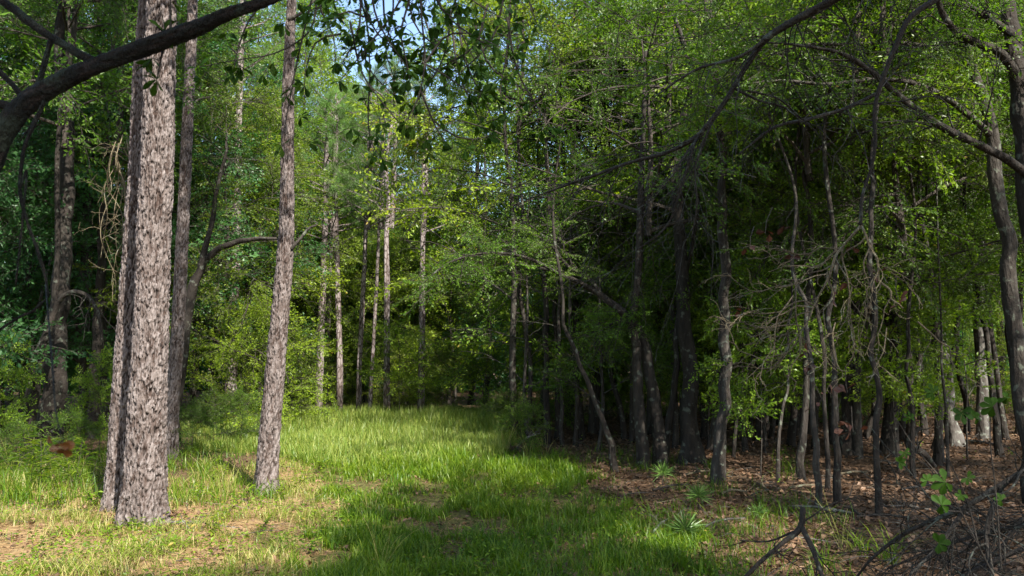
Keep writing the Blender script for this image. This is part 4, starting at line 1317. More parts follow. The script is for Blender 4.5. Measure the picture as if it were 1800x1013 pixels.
# ------------------------------------------------------------------ dark limb overhead at the left, with hanging leaf sprays
def overhang():
    rng = np.random.default_rng(55)
    d = 2.45
    base = V(-2.3, 2.2, float(gz(-2.3, 2.2)) - .05)
    root = thing("oak_tree", "dark oak whose limb crosses the upper left with leafy twigs hanging", "oak tree", tuple(base))
    mb = MB()
    tube(mb, [base, V(-2.27, 2.2, .8), V(-2.2, 2.25, 1.6), V(-2.15, 2.3, 2.6), V(-2.1, 2.2, 4.2), V(-1.8, 2.1, 6.0)], [.14, .12, .11, .09, .07, .03], 14, .06, disp=bark_ridges(.006, 2, .08))
    mb.build("trunk", [BARK_LIMB_SHADED], root, base)
    lm = MB()
    main = [V(-2.19, 2.27, 1.75), P(-110, 420, 2.4), P(-25, 300, d), P(12, 225, d), P(45, 185, d), P(100, 148, d), P(168, 116, d), P(230, 92, d), P(290, 70, d), P(345, 48, d), P(403, 24, d), P(470, 2, d), P(560, -50, 2.6), P(680, -110, 2.8), P(820, -150, 3.0), P(960, -170, 3.2)]
    mw = [75, 66, 58, 54, 50, 43, 39, 36, 37, 34, 29, 23, 19, 16, 13, 9]
    tube(lm, main, [w * .76 / F * d / 2 for w in mw], 28, .006, disp=bark_scaly(.0055, 6))
    sub = lambda pts, w, dd=d, seg=9: tube(lm, [P(x, y, dd) for x, y in pts], [k * .8 / F * dd / 2 for k in w], seg + 5, .008, disp=bark_scaly(.003, int(pts[0][0])))
    sub([(172, 112), (135, 92), (95, 68), (60, 45), (25, 18), (-20, -15)], [20, 19, 17, 17, 18, 18])
    sub([(52, 172), (66, 150), (76, 120), (84, 92), (90, 70)], [14, 12, 11, 11, 11])
    sub([(42, 175), (22, 150), (0, 128), (-30, 105)], [12, 11, 12, 12])
    sub([(30, 195), (10, 186), (-10, 182), (-40, 180)], [24, 20, 18, 18])
    sub([(78, 178), (62, 215), (46, 250), (37, 300), (36, 340), (48, 390), (66, 440), (80, 490), (86, 520)], [10, 9, 8, 7, 7, 6, 6, 5, 3], 2.3, 7)
    sub([(37, 330), (45, 300), (40, 380), (34, 440), (28, 500)], [5, 5, 5, 4, 3], 2.3, 6)
    sub([(66, 200), (52, 225), (34, 250)], [5, 4, 3], 2.35, 6)
    sub([(86, 520), (60, 545), (30, 560), (0, 580), (-20, 600)], [4, 5, 6, 6, 6], 2.2, 6)
    sub([(298, 62), (284, 52), (276, 48)], [15, 7, 3])
    lm.build("limb", [BARK_LIMB_SHADED], root, base)
    # hanging twigs and their leaves
    hang = [([(735, -60), (742, 40), (747, 110), (741, 150), (728, 190), (712, 215)], 3.0), ([(722, -40), (690, 25), (655, 70), (620, 115), (598, 142)], 3.0), ([(742, 110), (775, 128), (800, 145), (826, 165)], 3.0), ([(600, -60), (640, 20), (650, 120), (648, 220), (652, 250), (672, 280)], 3.2),
            ([(560, -50), (540, 60), (480, 95), (420, 105), (350, 118)], 3.3), ([(470, 0), (445, 25), (425, 65), (414, 105), (410, 130)], 3.1), ([(560, -50), (565, 20), (585, 60), (590, 110)], 3.2), ([(800, -120), (830, 0), (860, 20), (900, 40)], 3.1), ([(860, -140), (920, -30), (935, 20), (945, 45)], 3.1), ([(740, 160), (760, 210), (775, 240), (795, 262)], 3.1),
            ([(748, 110), (790, 60), (830, 60), (866, 78)], 3.0), ([(560, -50), (520, 120), (505, 200), (494, 255)], 3.3), ([(690, -110), (650, -20), (610, -5), (540, 20)], 3.1), ([(690, -60), (690, 30), (678, 90), (690, 130)], 3.15), ([(900, -160), (890, 100), (880, 170), (888, 200)], 3.4), ([(800, -100), (770, 0), (790, 30), (820, 30)], 3.0), ([(290, 75), (285, 100), (278, 118), (276, 140)], 2.5), ([(300, 60), (298, 20), (296, 8), (300, 0)], 2.5), ([(660, 70), (640, 95), (655, 130), (690, 165)], 3.1), ([(720, 0), (705, 60), (715, 110), (720, 140)], 3.0), ([(600, 60), (560, 70), (540, 110), (535, 150)], 3.3), ([(760, 210), (800, 240), (840, 245), (858, 240)], 3.2), ([(640, 30), (600, 20), (585, 45), (560, 60)], 3.2)]
    for k in range(17):
        x0 = rng.uniform(500, 900); y0 = rng.uniform(-60, 120)
        ln = rng.uniform(60, 150)
        dx = rng.normal(0, 55)
        hang.append(([(x0, y0 - 60), (x0 + dx * .4, y0 + ln * .3), (x0 + dx, y0 + ln * .7), (x0 + dx * 1.5, y0 + ln)], rng.uniform(3.0, 3.5)))
    for pts, dd in hang:
        tw = MB(); lf = MB()
        q = [P(x, y, dd) for x, y in pts]
        p, r = tube(tw, q, np.linspace(.0045, .0016, len(q)), 5, .05, cap=False)
        n = len(p)
        for i in range(n):
            x_, y_ = proj(p[i])
            if rng.random() < .8 or i >= n - 2:
                k = rng.integers(3, 6) if i < n - 2 else 7
                t = unit(p[i] - p[i - 1]) if i else V(0, 0, -1)
                off = unit(rng.normal(0, 1, 3))
                o = p[i] + off * (rng.uniform(.02, .13) if i < n - 1 else .0)
                if i < n - 1:
                    tube(tw, [p[i], (p[i] + o) / 2, o], [.0016, .0014, .001], 3, raw=True, cap=False)
                dirs = unit(t * .5 + off * .5 + rng.normal(0, .75, (k, 3)) + V(0, 0, -.25))
                b = np.tile(o, (k, 1))
                s = rng.uniform(.032, .057, k)
                v, tt = big_leaves(b, dirs, rng.normal(0, .6, (k, 3)) + V(0, -.5, .8), s, s * .46)
                lf.add(v, None, tt, 0, np.repeat(rng.random(k), 9))
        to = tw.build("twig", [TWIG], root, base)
        lf.build("foliage", [LEAF_THICK_SHADED], to, base, False)
    # two big blurred leaves by the leaning pine and one dead brown leaf low at the left
    dm = MB()
    q = P(104, 783, 1.15)
    tube(dm, [P(80, 500, 2.2), P(92, 640, 1.6), P(100, 735, 1.25), P(106, 762, 1.15)], [.0022, .0018, .0012, .001], 5, .05)
    dm.build("twig", [BARK_LIMB_SHADED], root, base)


overhang()


def curled_leaf(label, px, py, d, size, m, seed):
    rng = np.random.default_rng(seed)
    c = P(px, py, d)
    mb = MB()
    n = 7
    az = rng.uniform(0, 6.28, n)
    dirs = np.stack([np.cos(az), rng.normal(0, .5, n), np.sin(az)], -1)
    v, t = big_leaves(np.tile(V(0, 0, 0), (n, 1)) + rng.normal(0, size * .12, (n, 3)), dirs, rng.normal(0, .4, (n, 3)) + V(0, -1, 0), rng.uniform(.7, 1.0, n) * size * .62, rng.uniform(.6, .9, n) * size * .6)
    mb.add(v, None, t, 0, np.repeat(rng.random(n), 9))
    o = mb.build("dead_leaf", [m])
    o.location = tuple(c)
    tag(o, label, "leaf")


BRN2 = leaf_mat("dead_leaf_orange", (.10, .042, .008), (.15, .062, .012), trans=.35, tcol=(1.2, 1, .7), spread=0)
curled_leaf("curled orange brown dead leaf hanging low before the left trunks", 105, 783, 1.15, .030, BRN2, 4)

# ------------------------------------------------------------------ right: hanging dead branch and long drooping limb
def dead_branch():
    rng = np.random.default_rng(91)
    d = 3.3
    base = P(1535, 320, d)
    root = thing("dead_branch", "pale dead branch with many bare forked twigs hanging in the right wood", "branch", tuple(base))
    mb = MB()
    S = lambda pts, w, dd=d: tube(mb, [P(x, y, dd + (i * .0)) for i, (x, y) in enumerate(pts)], [k / F * dd / 2 for k in w], 7, .02, disp=bark_ridges(.0008, int(pts[0][0])), ten=.35)
    paths = []
    def tw(pts, w, dd=d):
        pt = []; ww = []
        w = np.asarray(w, float) * .66
        for i in range(len(pts)):
            pt.append((pts[i][0] + rng.normal(0, 2), pts[i][1] + rng.normal(0, 2))); ww.append(w[i])
            if i + 1 < len(pts):
                k = rng.uniform(.35, .65)
                pt.append((pts[i][0] * (1 - k) + pts[i + 1][0] * k + rng.normal(0, 3.5), pts[i][1] * (1 - k) + pts[i + 1][1] * k + rng.normal(0, 3.5))); ww.append(w[i] * (1 - k) + w[i + 1] * k)
        paths.append(S(pt, ww, dd))
    lm = MB()
    hp = [(1700, -30), (1645, 0), (1600, 32), (1574, 82), (1556, 128), (1541, 172), (1537, 215), (1539, 250), (1530, 300), (1516, 345), (1513, 398)]
    tube(lm, [P(x, y, 3.3) for x, y in hp], [k / F * 3.3 / 2 for k in (12, 11, 10, 9, 8, 7, 6.5, 7, 6, 6, 6)], 8, .02, disp=bark_ridges(.0016, 5))
    lm.build("limb", [BARK_DK], root, base)
    tw([(1513, 395), (1485, 430), (1462, 465), (1448, 500), (1428, 540), (1412, 575), (1405, 605)], [8, 7, 7, 6, 5, 4, 3])
    tw([(1513, 395), (1528, 435), (1545, 475), (1556, 500), (1568, 525), (1588, 545)], [7, 7, 6, 6, 5, 4], 3.2)
    left = [[(1478, 440), (1440, 436), (1400, 447), (1360, 440), (1345, 435)], [(1462, 468), (1420, 480), (1380, 500), (1335, 512), (1300, 500), (1275, 478)], [(1455, 480), (1410, 495), (1360, 505)], [(1430, 535), (1400, 530), (1370, 545), (1318, 550)],
            [(1425, 545), (1380, 565), (1330, 573), (1285, 568), (1255, 560)], [(1412, 575), (1370, 575), (1330, 590), (1315, 585)], [(1405, 600), (1370, 622), (1340, 635), (1300, 612), (1280, 600)], [(1400, 590), (1380, 625), (1350, 650), (1320, 640)], [(1395, 500), (1402, 560), (1400, 620), (1390, 660), (1396, 690)], [(1452, 490), (1465, 520), (1448, 545), (1450, 600)],
            [(1480, 432), (1488, 480), (1495, 540), (1500, 590), (1492, 640)], [(1530, 440), (1520, 480), (1533, 515), (1525, 500)], [(1545, 475), (1525, 510), (1522, 560), (1512, 610)], [(1565, 522), (1548, 560), (1540, 590)], [(1560, 575), (1552, 620), (1540, 655)], [(1465, 565), (1463, 620), (1480, 655), (1490, 650)], [(1400, 585), (1440, 620), (1470, 648), (1480, 655)],
            [(1520, 420), (1490, 440), (1475, 455)], [(1430, 540), (1375, 550), (1345, 575), (1368, 600)], [(1540, 465), (1575, 475), (1610, 500)], [(1615, 565), (1650, 600), (1672, 625), (1678, 645)], [(1470, 440), (1440, 470), (1415, 465), (1358, 455)], [(1395, 520), (1370, 560), (1360, 610), (1340, 660)], [(1500, 500), (1490, 560), (1496, 610)]]
    for k, pts in enumerate(left):
        w = np.linspace(4.6, 2.2, len(pts)) * rng.uniform(.8, 1.1)
        tw(pts, w, d + rng.normal(0, .12))
    for p, r in paths:
        L = len(p)
        for k in range(int(L * .40)):
            i = rng.integers(int(L * .2), L)
            if proj(p[i])[1][0] < 395: continue
            ax = unit(p[min(i + 1, L - 1)] - p[i - 1])
            bare_branch(rng, mb, p[i], ax + unit(rng.normal(0, 1, 3) * V(1, .7, 1)) * .9 + V(0, 0, -.3), rng.uniform(.05, .17), max(.0012, r[i] * .4), 1, .28, .1, 2)
    mb.build("twigs", [DEAD], root, base).name = "branch"
    lf = MB()
    for px, py in ((1318, 443), (1385, 400), (1375, 455), (1495, 440), (1540, 480), (1580, 530), (1425, 620), (1470, 520), (1420, 645), (1460, 700), (1490, 690), (1345, 410), (1440, 715), (1475, 745), (1305, 555), (1500, 760)):
        n = rng.integers(2, 6)
        c = P(px, py, d + rng.normal(0, .1))
        v, t = big_leaves(c + rng.normal(0, .012, (n, 3)), rng.normal(0, 1, (n, 3)), rng.normal(0, 1, (n, 3)), rng.uniform(.025, .05, n), rng.uniform(.018, .032, n))
        lf.add(v, None, t, 0, np.repeat(rng.random(n), 9))
        q = P(px + rng.normal(0, 12), py - 45, d)
        tube(lf, [q, (q + c) / 2 + rng.normal(0, .01, 3), c], [.0016, .0014, .001], 4, raw=True, m=1, cap=False)
    lf.build("withered_leaves", [BROWN, TWIG], root, base, False)


dead_branch()


def drooping_limb():
    rng = np.random.default_rng(92)
    base = V(3.3, 3.4, float(gz(3.3, 3.4)) - .05)
    root = thing("hardwood_tree", "dark drooping limb with tangled bare twigs reaching down over the lane's shade", "tree", tuple(base))
    t = MB()
    tube(t, [base, V(3.3, 3.4, 1.5), V(3.2, 3.5, 3.0), V(3.05, 3.6, 4.2), V(2.9, 3.7, 5.5)], [.11, .095, .085, .07, .03], 12, .08, disp=bark_ridges(.005, 12, .06))
    t.build("trunk", [BARK_DK], root, base)
    mb = MB()
    runs = [([V(3.1, 3.6, 4.0), P(1560, -60, 4.2), P(1460, 2, 4.4), P(1390, 40, 4.5), P(1345, 70, 4.6), P(1310, 120, 4.7), P(1270, 185, 4.8), P(1225, 240, 4.9), P(1180, 265, 5.0), P(1110, 285, 5.2), P(1040, 310, 5.4), P(970, 335, 5.6), P(930, 350, 5.7)], [60, 40, 20, 17, 15, 13, 12, 11, 9, 8, 7, 5, 3]),
            ([P(1345, 70, 4.6), P(1300, 100, 4.6), P(1230, 120, 4.7), P(1150, 170, 4.8)], [9, 8, 6, 3]), ([P(1390, 40, 4.5), P(1440, 20, 4.6), P(1500, -20, 4.7)], [10, 9, 8]),
            ([P(1290, 155, 4.8), P(1330, 175, 4.8), P(1380, 190, 4.9), P(1410, 215, 5)], [7, 6, 5, 3]), ([P(1315, 160, 4.6), P(1370, 175, 4.7), P(1410, 210, 4.8)], [5, 5, 3]), ([P(1300, 270, 5), P(1360, 225, 5), P(1420, 210, 5.1), P(1500, 185, 5.2), P(1540, 165, 5.2)], [5, 7, 8, 9, 8]),
            ([P(1225, 240, 4.9), P(1200, 320, 4.9), P(1170, 400, 5.0), P(1120, 440, 5.1)], [7, 6, 5, 3]), ([P(1250, 215, 4.8), P(1222, 300, 4.9), P(1225, 360, 4.9), P(1215, 420, 5)], [5, 4, 4, 3])]
    for pts, w in runs:
        dd = [p[1] for p in pts]
        p, r = tube(mb, pts, [k * .78 / F * e / 2 for k, e in zip(w, dd)], 9, .03, disp=bark_scaly(.002, int(abs(pts[0][0]) * 50)))
        L = len(p)
        for k in range(int(L * .34)):
            i = rng.integers(int(L * .15), L)
            ax = unit(p[min(i + 1, L - 1)] - p[i - 1])
            bare_branch(rng, mb, p[i], ax * .6 + unit(rng.normal(0, 1, 3)) * .7 + V(-.15, 0, -.35), rng.uniform(.25, .8), min(.0045, r[i] * .4), 2 if rng.random() < .5 else 1, .2, .15, 3)
    mb.build("limb", [LICHEN_TWIG], root, base)
    fm = MB()
    px = rng.uniform(980, 1330, 60); py = rng.uniform(-40, 330, 60)
    pos = np.array([P(a, b, rng.uniform(5.2, 7.0)) for a, b in zip(px, py)])
    put_sprays(fm, SPR_FINE, pos, rng.normal(0, 1, (60, 3)) * V(1, 1, .4), rng.uniform(.5, .8, 60), rng)
    fm.build("foliage", [LEAF, TWIG], root, base, False)


drooping_limb()

# ------------------------------------------------------------------ foreground right: fallen branches, seedling leaves
def fallen(label, runs, m, seed, kids=.5, tl=.35, lev=1, name="fallen_branch", group=None):
    rng = np.random.default_rng(seed)
    mb = MB()
    base = runs[0][0][0]
    for pts, w in runs:
        dd = [max(1, p[1]) for p in pts]
        p, r = tube(mb, pts, [k / F * e / 2 for k, e in zip(w, dd)], 9, .04, disp=bark_ridges(.002, seed + len(pts)))
        L = len(p)
        for k in range(int(L * kids)):
            i = rng.integers(1, L)
            ax = unit(p[min(i + 1, L - 1)] - p[i - 1])
            bare_branch(rng, mb, p[i], ax * .5 + unit(rng.normal(0, 1, 3)) * .9, rng.uniform(.4, 1.1) * tl, r[i] * .45, lev, .2, .02, 3)
    o = mb.build(name, [m], None, base)
    o.location = tuple(base)
    tag(o, label, "branch", group)
    return o


Q = P
fallen("black forked branch propped up at the bottom, right of the lane", [([Q(1300, 1025, 4.9), Q(1340, 985, 4.9), Q(1375, 955, 4.95), Q(1408, 925, 5.0), Q(1411, 893, 5.0)], [6, 7, 8, 10, 8]), ([Q(1408, 925, 5.0), Q(1428, 965, 4.9), Q(1440, 1000, 4.8), Q(1455, 1040, 4.7)], [10, 8, 7, 6]), ([Q(1395, 935, 5), Q(1350, 952, 5.1), Q(1300, 950, 5.2)], [4, 3, 2])], BARK_DK, 61, .35, .4)
fallen("dark lichened branch lying slanted across the bottom right corner", [([Q(1830, 810, 4.0), Q(1790, 835, 4.0), Q(1745, 862, 4.05), Q(1690, 895, 4.1), Q(1640, 915, 4.2), Q(1580, 945, 4.3), Q(1530, 985, 4.4), Q(1495, 1030, 4.5)], [12, 12, 10, 9, 7, 6, 5, 4]), ([Q(1700, 890, 4.1), Q(1650, 960, 4.0), Q(1600, 1010, 3.9)], [8, 7, 5]), ([Q(1760, 855, 4.05), Q(1735, 930, 4), Q(1745, 1020, 3.9)], [10, 9, 8])], LICHEN_TWIG, 62, .75, .5, 2)
fallen("tangle of dark fallen twigs at the bottom right corner", [([Q(1830, 920, 4.6), Q(1740, 935, 4.7), Q(1660, 960, 4.8), Q(1560, 1000, 4.9)], [8, 7, 6, 4]), ([Q(1810, 960, 4.4), Q(1740, 990, 4.4), Q(1680, 1020, 4.4)], [9, 7, 6]), ([Q(1820, 880, 5), Q(1760, 960, 4.9), Q(1700, 1010, 4.8)], [6, 5, 4])], BARK_DK, 63, 1.0, .6, 2)
glog = G(1640, 815)
fallen("curved dark fallen log leaning on the wood's floor", [([G(1642, 822) + V(0, 0, .02), P(1620, 795, D(822)), P(1598, 782, D(822)), P(1606, 762, D(822)), P(1618, 752, D(822))], [9, 13, 14, 11, 6])], BARK_DK, 64, .1)
fallen("pale stick lying by the pale flared trunk", [([G(1690, 778), G(1720, 782) + V(0, 0, .05), G(1780, 788)], [6, 5, 4])], BARK_PALE, 65, .1)
fallen("grey log lying in the grass right of the twin pines", [([G(295, 925) + V(0, 0, .03), G(340, 925) + V(0, 0, .03), G(385, 932) + V(0, 0, .03), G(425, 935) + V(0, 0, .02)], [8, 9, 9, 6])], BARK_PALE, 66, .05, .15)
fallen("thin curved grey stick on the ground beside the grey log", [([G(330, 915) + V(0, 0, .02), G(380, 912) + V(0, 0, .03), G(420, 918) + V(0, 0, .03), G(450, 930) + V(0, 0, .02)], [3, 3, 3, 2])], BARK_PALE, 67, .1, .1)
fallen("dark rotten log slanting at the wood's left edge", [([G(-30, 800), P(0, 752, 14), P(25, 735, 14), P(45, 718, 14)], [12, 12, 10, 6])], BARK_DK, 68, .3, .4)
fallen("white dead twig curving up from the shaded lane edge", [([G(905, 795), P(915, 780, 14.6), P(930, 768, 14.6), P(950, 762, 14.6)], [4, 4, 4, 2])], BARK_PALE, 69, .8, .3)
SG = "sticks scattered over the leaf litter"
wh = ["near the crooked lichen stem", "before the thin tan sapling pole", "near the black forked branch", "left of the black forked branch", "near the straight mossy trunk", "before the upright black stem", "beside the slanted lichened branch", "before the stout shaded trunk", "by the tall thin dark stem", "at the edge of the grass", "before the lichen spotted pole tree", "between grass edge and flared trunk", "near the thin dark pole", "before the flared dark trunk"]
for i, (px, py) in enumerate(((1440, 900), (1340, 860), (1380, 905), (1270, 925), (1290, 870), (1500, 905), (1600, 900), (1500, 835), (1560, 915), (1160, 930), (1420, 860), (1180, 860), (1620, 860), (1230, 835))):
    a = G(px, py)
    az = R0.uniform(0, 3.1)
    L = R0.uniform(.3, .8)
    dv = V(math.cos(az), math.sin(az), 0)
    fallen("pale dry stick on the leaf litter " + wh[i], [([a - dv * L * .5 + V(0, 0, .02), a + V(0, R0.normal(0, .04), .05), a + dv * L * .5 + V(0, 0, .03)], [4.5, 4, 2.5])], [BARK_PALE, DEAD, BARK][i % 3], 70 + i, .3, .25, 1, "fallen_stick", SG)


def seedling():
    rng = np.random.default_rng(33)
    b = V(2.35, 3.6, float(gz(2.35, 3.6)))
    root = thing("leafy_seedling", "dark green seedling with broad lobed leaves among the fallen branches", "seedling", tuple(b))
    st = MB(); lf = MB()
    for pts in ([(1790, 1100), (1720, 960), (1660, 850), (1600, 775), (1575, 735)], [(1720, 960), (1700, 880), (1665, 800), (1640, 720)], [(1760, 1000), (1750, 860), (1740, 760), (1745, 690)], [(1690, 900), (1655, 895), (1640, 880)]):
        tube(st, [P(x, y, 3.55) for x, y in pts], np.linspace(.004, .0016, len(pts)), 5, .05)
    for px, py, s in ((1662, 848, 50), (1655, 888, 44), (1580, 812, 26), (1590, 795, 22), (1690, 725, 42), (1715, 735, 36), (1745, 715, 44), (1640, 690, 34), (1600, 735, 24), (1700, 840, 26), (1650, 955, 40), (1690, 870, 24), (1630, 845, 28), (1770, 700, 36), (1760, 880, 28)):
        c = P(px, py, 3.5 + rng.normal(0, .08))
        S = s / F * 3.5 * .5
        a0 = rng.uniform(0, 6.28)
        n = 5
        an = a0 + (np.arange(n) - 2) * .95
        dirs = np.stack([np.cos(an), np.full(n, rng.normal(0, .4)), np.sin(an)], -1)
        nn = np.tile(V(rng.normal(0, .3), -1, .5), (n, 1))
        v, t = big_leaves(np.tile(c, (n, 1)), dirs, nn, S * rng.uniform(.85, 1.1, n), S * .75, .26, .1, .1)
        lf.add(v, None, t, 0, np.full(n * 9, rng.random()))
    st.build("stem", [TWIG], root, b)
    lf.build("foliage", [LEAF_THICK_SHADED], root, b, False)


seedling()

# ------------------------------------------------------------------ small plants on the ground
def grass_plant_mesh(seed, n, h, spread, w, m, lean=(.5, 1.3)):
    rng = np.random.default_rng(seed)
    mb = MB()
    x = rng.normal(0, spread, n); y = rng.normal(0, spread, n)
    blades(mb, x, y, rng.uniform(.5, 1, n) * h, rng.uniform(*lean, n), np.full(n, w) * rng.uniform(.7, 1.2, n), rng.uniform(0, 6.28, n), rng.random(n), 0, z=np.zeros(n))
    return mb.mesh("blades", [m])


def cane_mesh(seed):
    """cane: a few upright stems carrying long narrow leaves"""
    rng = np.random.default_rng(seed)
    mb = MB()
    for s in range(5):
        az = rng.uniform(0, 6.28)
        lp = limb_path(rng, V(rng.normal(0, .05), rng.normal(0, .05), 0), V(math.cos(az) * .35, math.sin(az) * .35, 1), rng.uniform(.45, .8), 7, .08, .12)
        tube(mb, lp, np.linspace(.004, .002, 7), 4, raw=True, m=1, cap=False)
        n = 16
        f = rng.uniform(1.5, 6, n)
        b = np.stack([np.interp(f, np.arange(7), lp[:, c]) for c in range(3)], -1)
        a = rng.uniform(0, 6.28, n)
        d = np.stack([np.cos(a), np.sin(a), rng.uniform(-.2, .6, n)], -1)
        v, t = leaves(b, d, np.tile(V(0, 0, 1), (n, 1)), rng.uniform(.14, .26, n), rng.uniform(.014, .022, n), .2, .2)
        mb.add(v, None, t, 0, np.repeat(rng.random(n), 4))
    return mb.mesh("cane", [GRASS, TWIG], smooth=False)


def tuft_mesh(seed):
    """pine seedling: a short stem under a burst of long needles"""
    rng = np.random.default_rng(seed)
    mb = MB()
    tube(mb, [V(0, 0, 0), V(.01, 0, .1), V(0, .01, .2)], [.008, .007, .005], 5, .05, m=1)
    n = 130
    v = unit(rng.normal(0, 1, (n, 3)) * V(1, 1, .7) + V(0, 0, .45))
    a, t = leaves(np.tile(V(0, 0, .2), (n, 1)) + rng.normal(0, .012, (n, 3)), v, rng.normal(0, 1, (n, 3)), rng.uniform(.12, .27, n), .0026, .1, .25)
    mb.add(a, None, t, 0, np.repeat(rng.random(n), 4))
    return mb.mesh("needles", [NEEDLE, TWIG], smooth=False)


def weed_mesh(seed, m):
    rng = np.random.default_rng(seed)
    mb = MB()
    for s in range(4):
        az = rng.uniform(0, 6.28)
        lp = limb_path(rng, V(0, 0, 0), V(math.cos(az) * .5, math.sin(az) * .5, 1), rng.uniform(.16, .36), 5, .12, .1)
        tube(mb, lp, np.linspace(.003, .0014, 5), 4, raw=True, m=1, cap=False)
        n = 15
        f = rng.uniform(.8, 4, n)
        b = np.stack([np.interp(f, np.arange(5), lp[:, c]) for c in range(3)], -1)
        a = rng.uniform(0, 6.28, n)
        d = np.stack([np.cos(a), np.sin(a), rng.uniform(-.2, .5, n)], -1)
        v, t = leaves(b, d, rng.normal(0, .3, (n, 3)) + V(0, 0, 1), rng.uniform(.035, .065, n), rng.uniform(.018, .03, n), .2, .2)
        mb.add(v, None, t, 0, np.repeat(rng.random(n), 4))
    return mb.mesh("weed", [m, TWIG], smooth=False)


def dry_mesh(seed):
    rng = np.random.default_rng(seed)
    mb = MB()
    for s in range(7):
        az = rng.uniform(0, 6.28)
        lp = limb_path(rng, V(rng.normal(0, .02), rng.normal(0, .02), 0), V(math.cos(az) * .3, math.sin(az) * .3, 1), rng.uniform(.3, .75), 7, .07, .35)
        tube(mb, lp, np.linspace(.003, .0012, 7), 4, raw=True, cap=False)
    return mb.mesh("stalks", [STRAWG])


MESH = {"cane": [cane_mesh(1), cane_mesh(2)], "tuft": [tuft_mesh(3)], "weed": [weed_mesh(4, LEAF_MID), weed_mesh(5, LEAF_YEL)], "dry": [dry_mesh(6), dry_mesh(7)], "clump": [grass_plant_mesh(8, 40, .5, .035, .009, GRASS)]}


def plant(kind, px, py, sc, label, group, name, cat):
    g = G(px, py)
    o = place(name, MESH[kind][len(COL.objects) % len(MESH[kind])])
    o.location = (g[0], g[1], float(gz(g[0], g[1])) - .01)
    o.rotation_euler = (0, 0, R0.uniform(0, 6.28))
    o.scale = (sc, sc, sc)
    tag(o, label, cat, group)


for px, py, s, lab in ((70, 868, 1.0, "long leaved cane in front of the thick dark left trunk"), (100, 850, .9, "cane behind the long leaved cane, close to shade"), (130, 865, .8, "pale cane between left trunks and the twin pines"), (30, 850, .9, "cane arching by the wood's left edge"), (60, 838, .8, "cane at the feet of the crooked left trunk"), (120, 838, .8, "cane under the hanging orange dead leaf"), (160, 872, .7, "short cane just left of the rear twin pine")):
    plant("cane", px, py, s, lab, "cane plants on the left", "cane_plant", "plant")
for px, py, s, lab in ((1228, 890, .8, "bright needled pine seedling nearest the flared dark trunk"), (1165, 852, .8, "pine seedling with long needles under the arching dark oak"), (1332, 915, .5, "small pine seedling before the tan sapling pole"), (1205, 960, .8, "pine seedling in grass left of the black forked branch")):
    plant("tuft", px, py, s, lab, "pine seedlings at the edge of the wood", "pine_seedling", "seedling")
for px, py, s, lab in ((390, 892, .9, "dry grass stalks right of the twin pines"), (400, 880, .7, "dry stalks just before the leaning pine's left side"), (650, 905, .8, "dry stalks in the middle of the lane"), (1480, 980, .8, "dry stalks right of the black forked branch"), (670, 1010, .9, "tall dry stalk in the front of the lane"), (15, 845, .8, "pale curved stalks at the wood's left edge"), (430, 850, .8, "arching dry stalk behind the leaning pine"), (890, 800, 1.0, "straw stalks where the meadow meets the shade"), (960, 805, .9, "straw stalks under the leaning slim stem"), (930, 812, .8, "short straw stalks beside the white dead twig")):
    plant("dry", px, py, s, lab, "dry stalks standing in the grass", "dry_stalks", "grass stalks")
for px, py, s, lab in ((1510, 985, .8, "green grass clump right of the black forked branch"), (1565, 1000, .9, "green grass clump under the slanted lichened branch"), (1450, 1005, .7, "green grass clump at the foot of the forked branch"), (1110, 935, .6, "grass clump at the lane's right border"), (840, 960, .6, "taller grass clump mid lane in front"), (1000, 905, .6, "grass clump in the shaded lane"), (700, 945, .6, "dark green grass clump front of lane")):
    plant("clump", px, py, s, lab, "single clumps of grass", "grass_clump", "grass clump")
wl = ["left of the twin pines' roots", "before the rear twin pine", "at the front left corner", "in front of the grey log", "at the foot of the front twin pine", "beside the leaning pine's roots", "between twin pines and leaning pine", "behind the grey log", "in the sunny front of the lane", "under the cane plants", "by the thin curved grey stick", "in straw in front of the twin pines", "beside the dry stalks", "right of the leaning pine's foot", "on the meadow's near edge", "before the tall meadow grass", "mid lane in half shade", "in front of the shaded shrubs"]
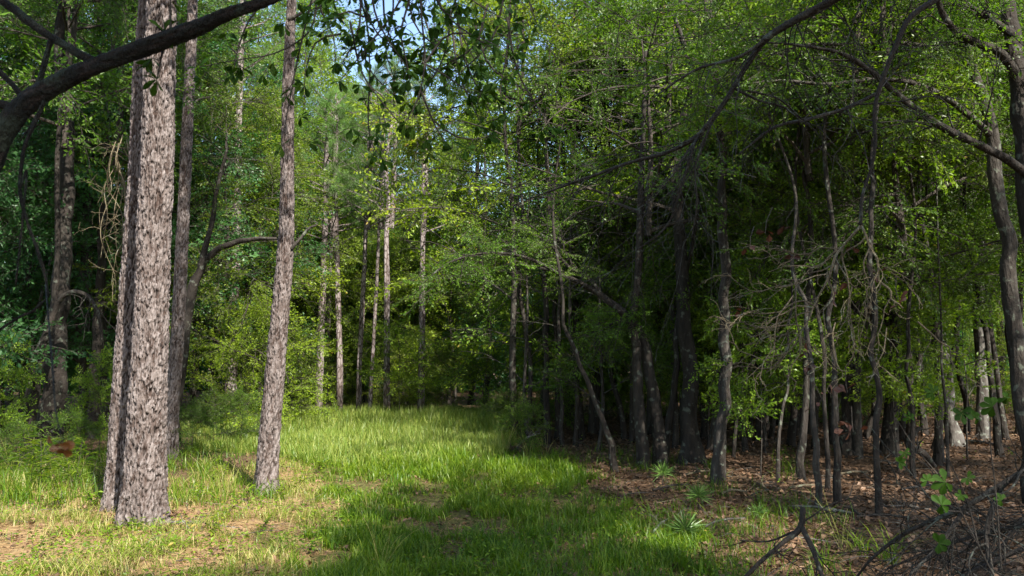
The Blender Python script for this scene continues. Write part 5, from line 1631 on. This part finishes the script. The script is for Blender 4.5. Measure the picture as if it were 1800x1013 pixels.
for i, (px, py, s) in enumerate(((172, 900, 1.1), (196, 885, 1.), (60, 985, .8), (370, 950, .8), (240, 930, .7), (500, 880, .9), (340, 885, 1.), (400, 915, .7), (540, 985, .7), (110, 895, 1.), (455, 940, .7), (200, 960, .7), (425, 885, .9), (520, 860, .9), (560, 830, 1.), (680, 820, 1.), (620, 870, .8), (390, 850, 1.1))):
    plant("weed", px, py, s, "small broad leaved weed " + wl[i], "small leafy weeds in the grass", "weed", "plant")

# vines hanging beside the rear twin pine
vm = MB()
rv = np.random.default_rng(8)
for k in range(9):
    x0 = rv.uniform(185, 232)
    q = [P(x0 + rv.normal(0, 6) + 10 * math.sin(j * .9 + k), 250 + j * 40 + rv.normal(0, 8), 9.6 + rv.normal(0, .1)) for j in range(rv.integers(5, 9))]
    tube(vm, q, np.linspace(.006, .0025, len(q)), 5, .06)
    for j in range(5):
        bare_branch(rv, vm, q[rv.integers(0, len(q))], rv.normal(0, 1, 3) * V(1, .3, 1), .3, .003, 1, .3, .1, 3)
b0 = P(210, 300, 9.6)
vo = vm.build("vine", [DEAD], None, b0)
vo.location = tuple(b0)
tag(vo, "tan tangled bare vines clinging beside the rear twin pine", "vine")

# ------------------------------------------------------------------ light
w = bpy.data.worlds.new("World")
scene.world = w
w.use_nodes = True
nt = w.node_tree
bg = nt.nodes["Background"]
sky = nt.nodes.new("ShaderNodeTexSky")
sky.sky_type = "NISHITA"
sky.sun_disc = False
el = math.asin(SUN[2])
sky.sun_elevation = el
sky.sun_rotation = math.atan2(SUN[0], SUN[1])
sky.air_density = 1.0
sky.dust_density = 1.0
nt.links.new(sky.outputs[0], bg.inputs[0])
bg.inputs[1].default_value = .125
sl = bpy.data.lights.new("sun", "SUN")
sl.energy = 5.0
sl.angle = math.radians(.53)
sl.color = (1, .95, .86)
so = bpy.data.objects.new("sun", sl)
COL.objects.link(so)
from mathutils import Vector
so.rotation_euler = Vector(SUN).to_track_quat("Z", "Y").to_euler()
so.location = tuple(SUN * 50)

vs = scene.view_settings
vs.view_transform = "Standard"
vs.look = "None"
vs.exposure = 1.55
vs.gamma = 1
cy = scene.cycles
cy.max_bounces = 8
cy.diffuse_bounces = 5
cy.glossy_bounces = 2
cy.transmission_bounces = 4
cy.use_denoising = True
cy.sample_clamp_indirect = 6
cy.caustics_reflective = False
cy.caustics_refractive = False
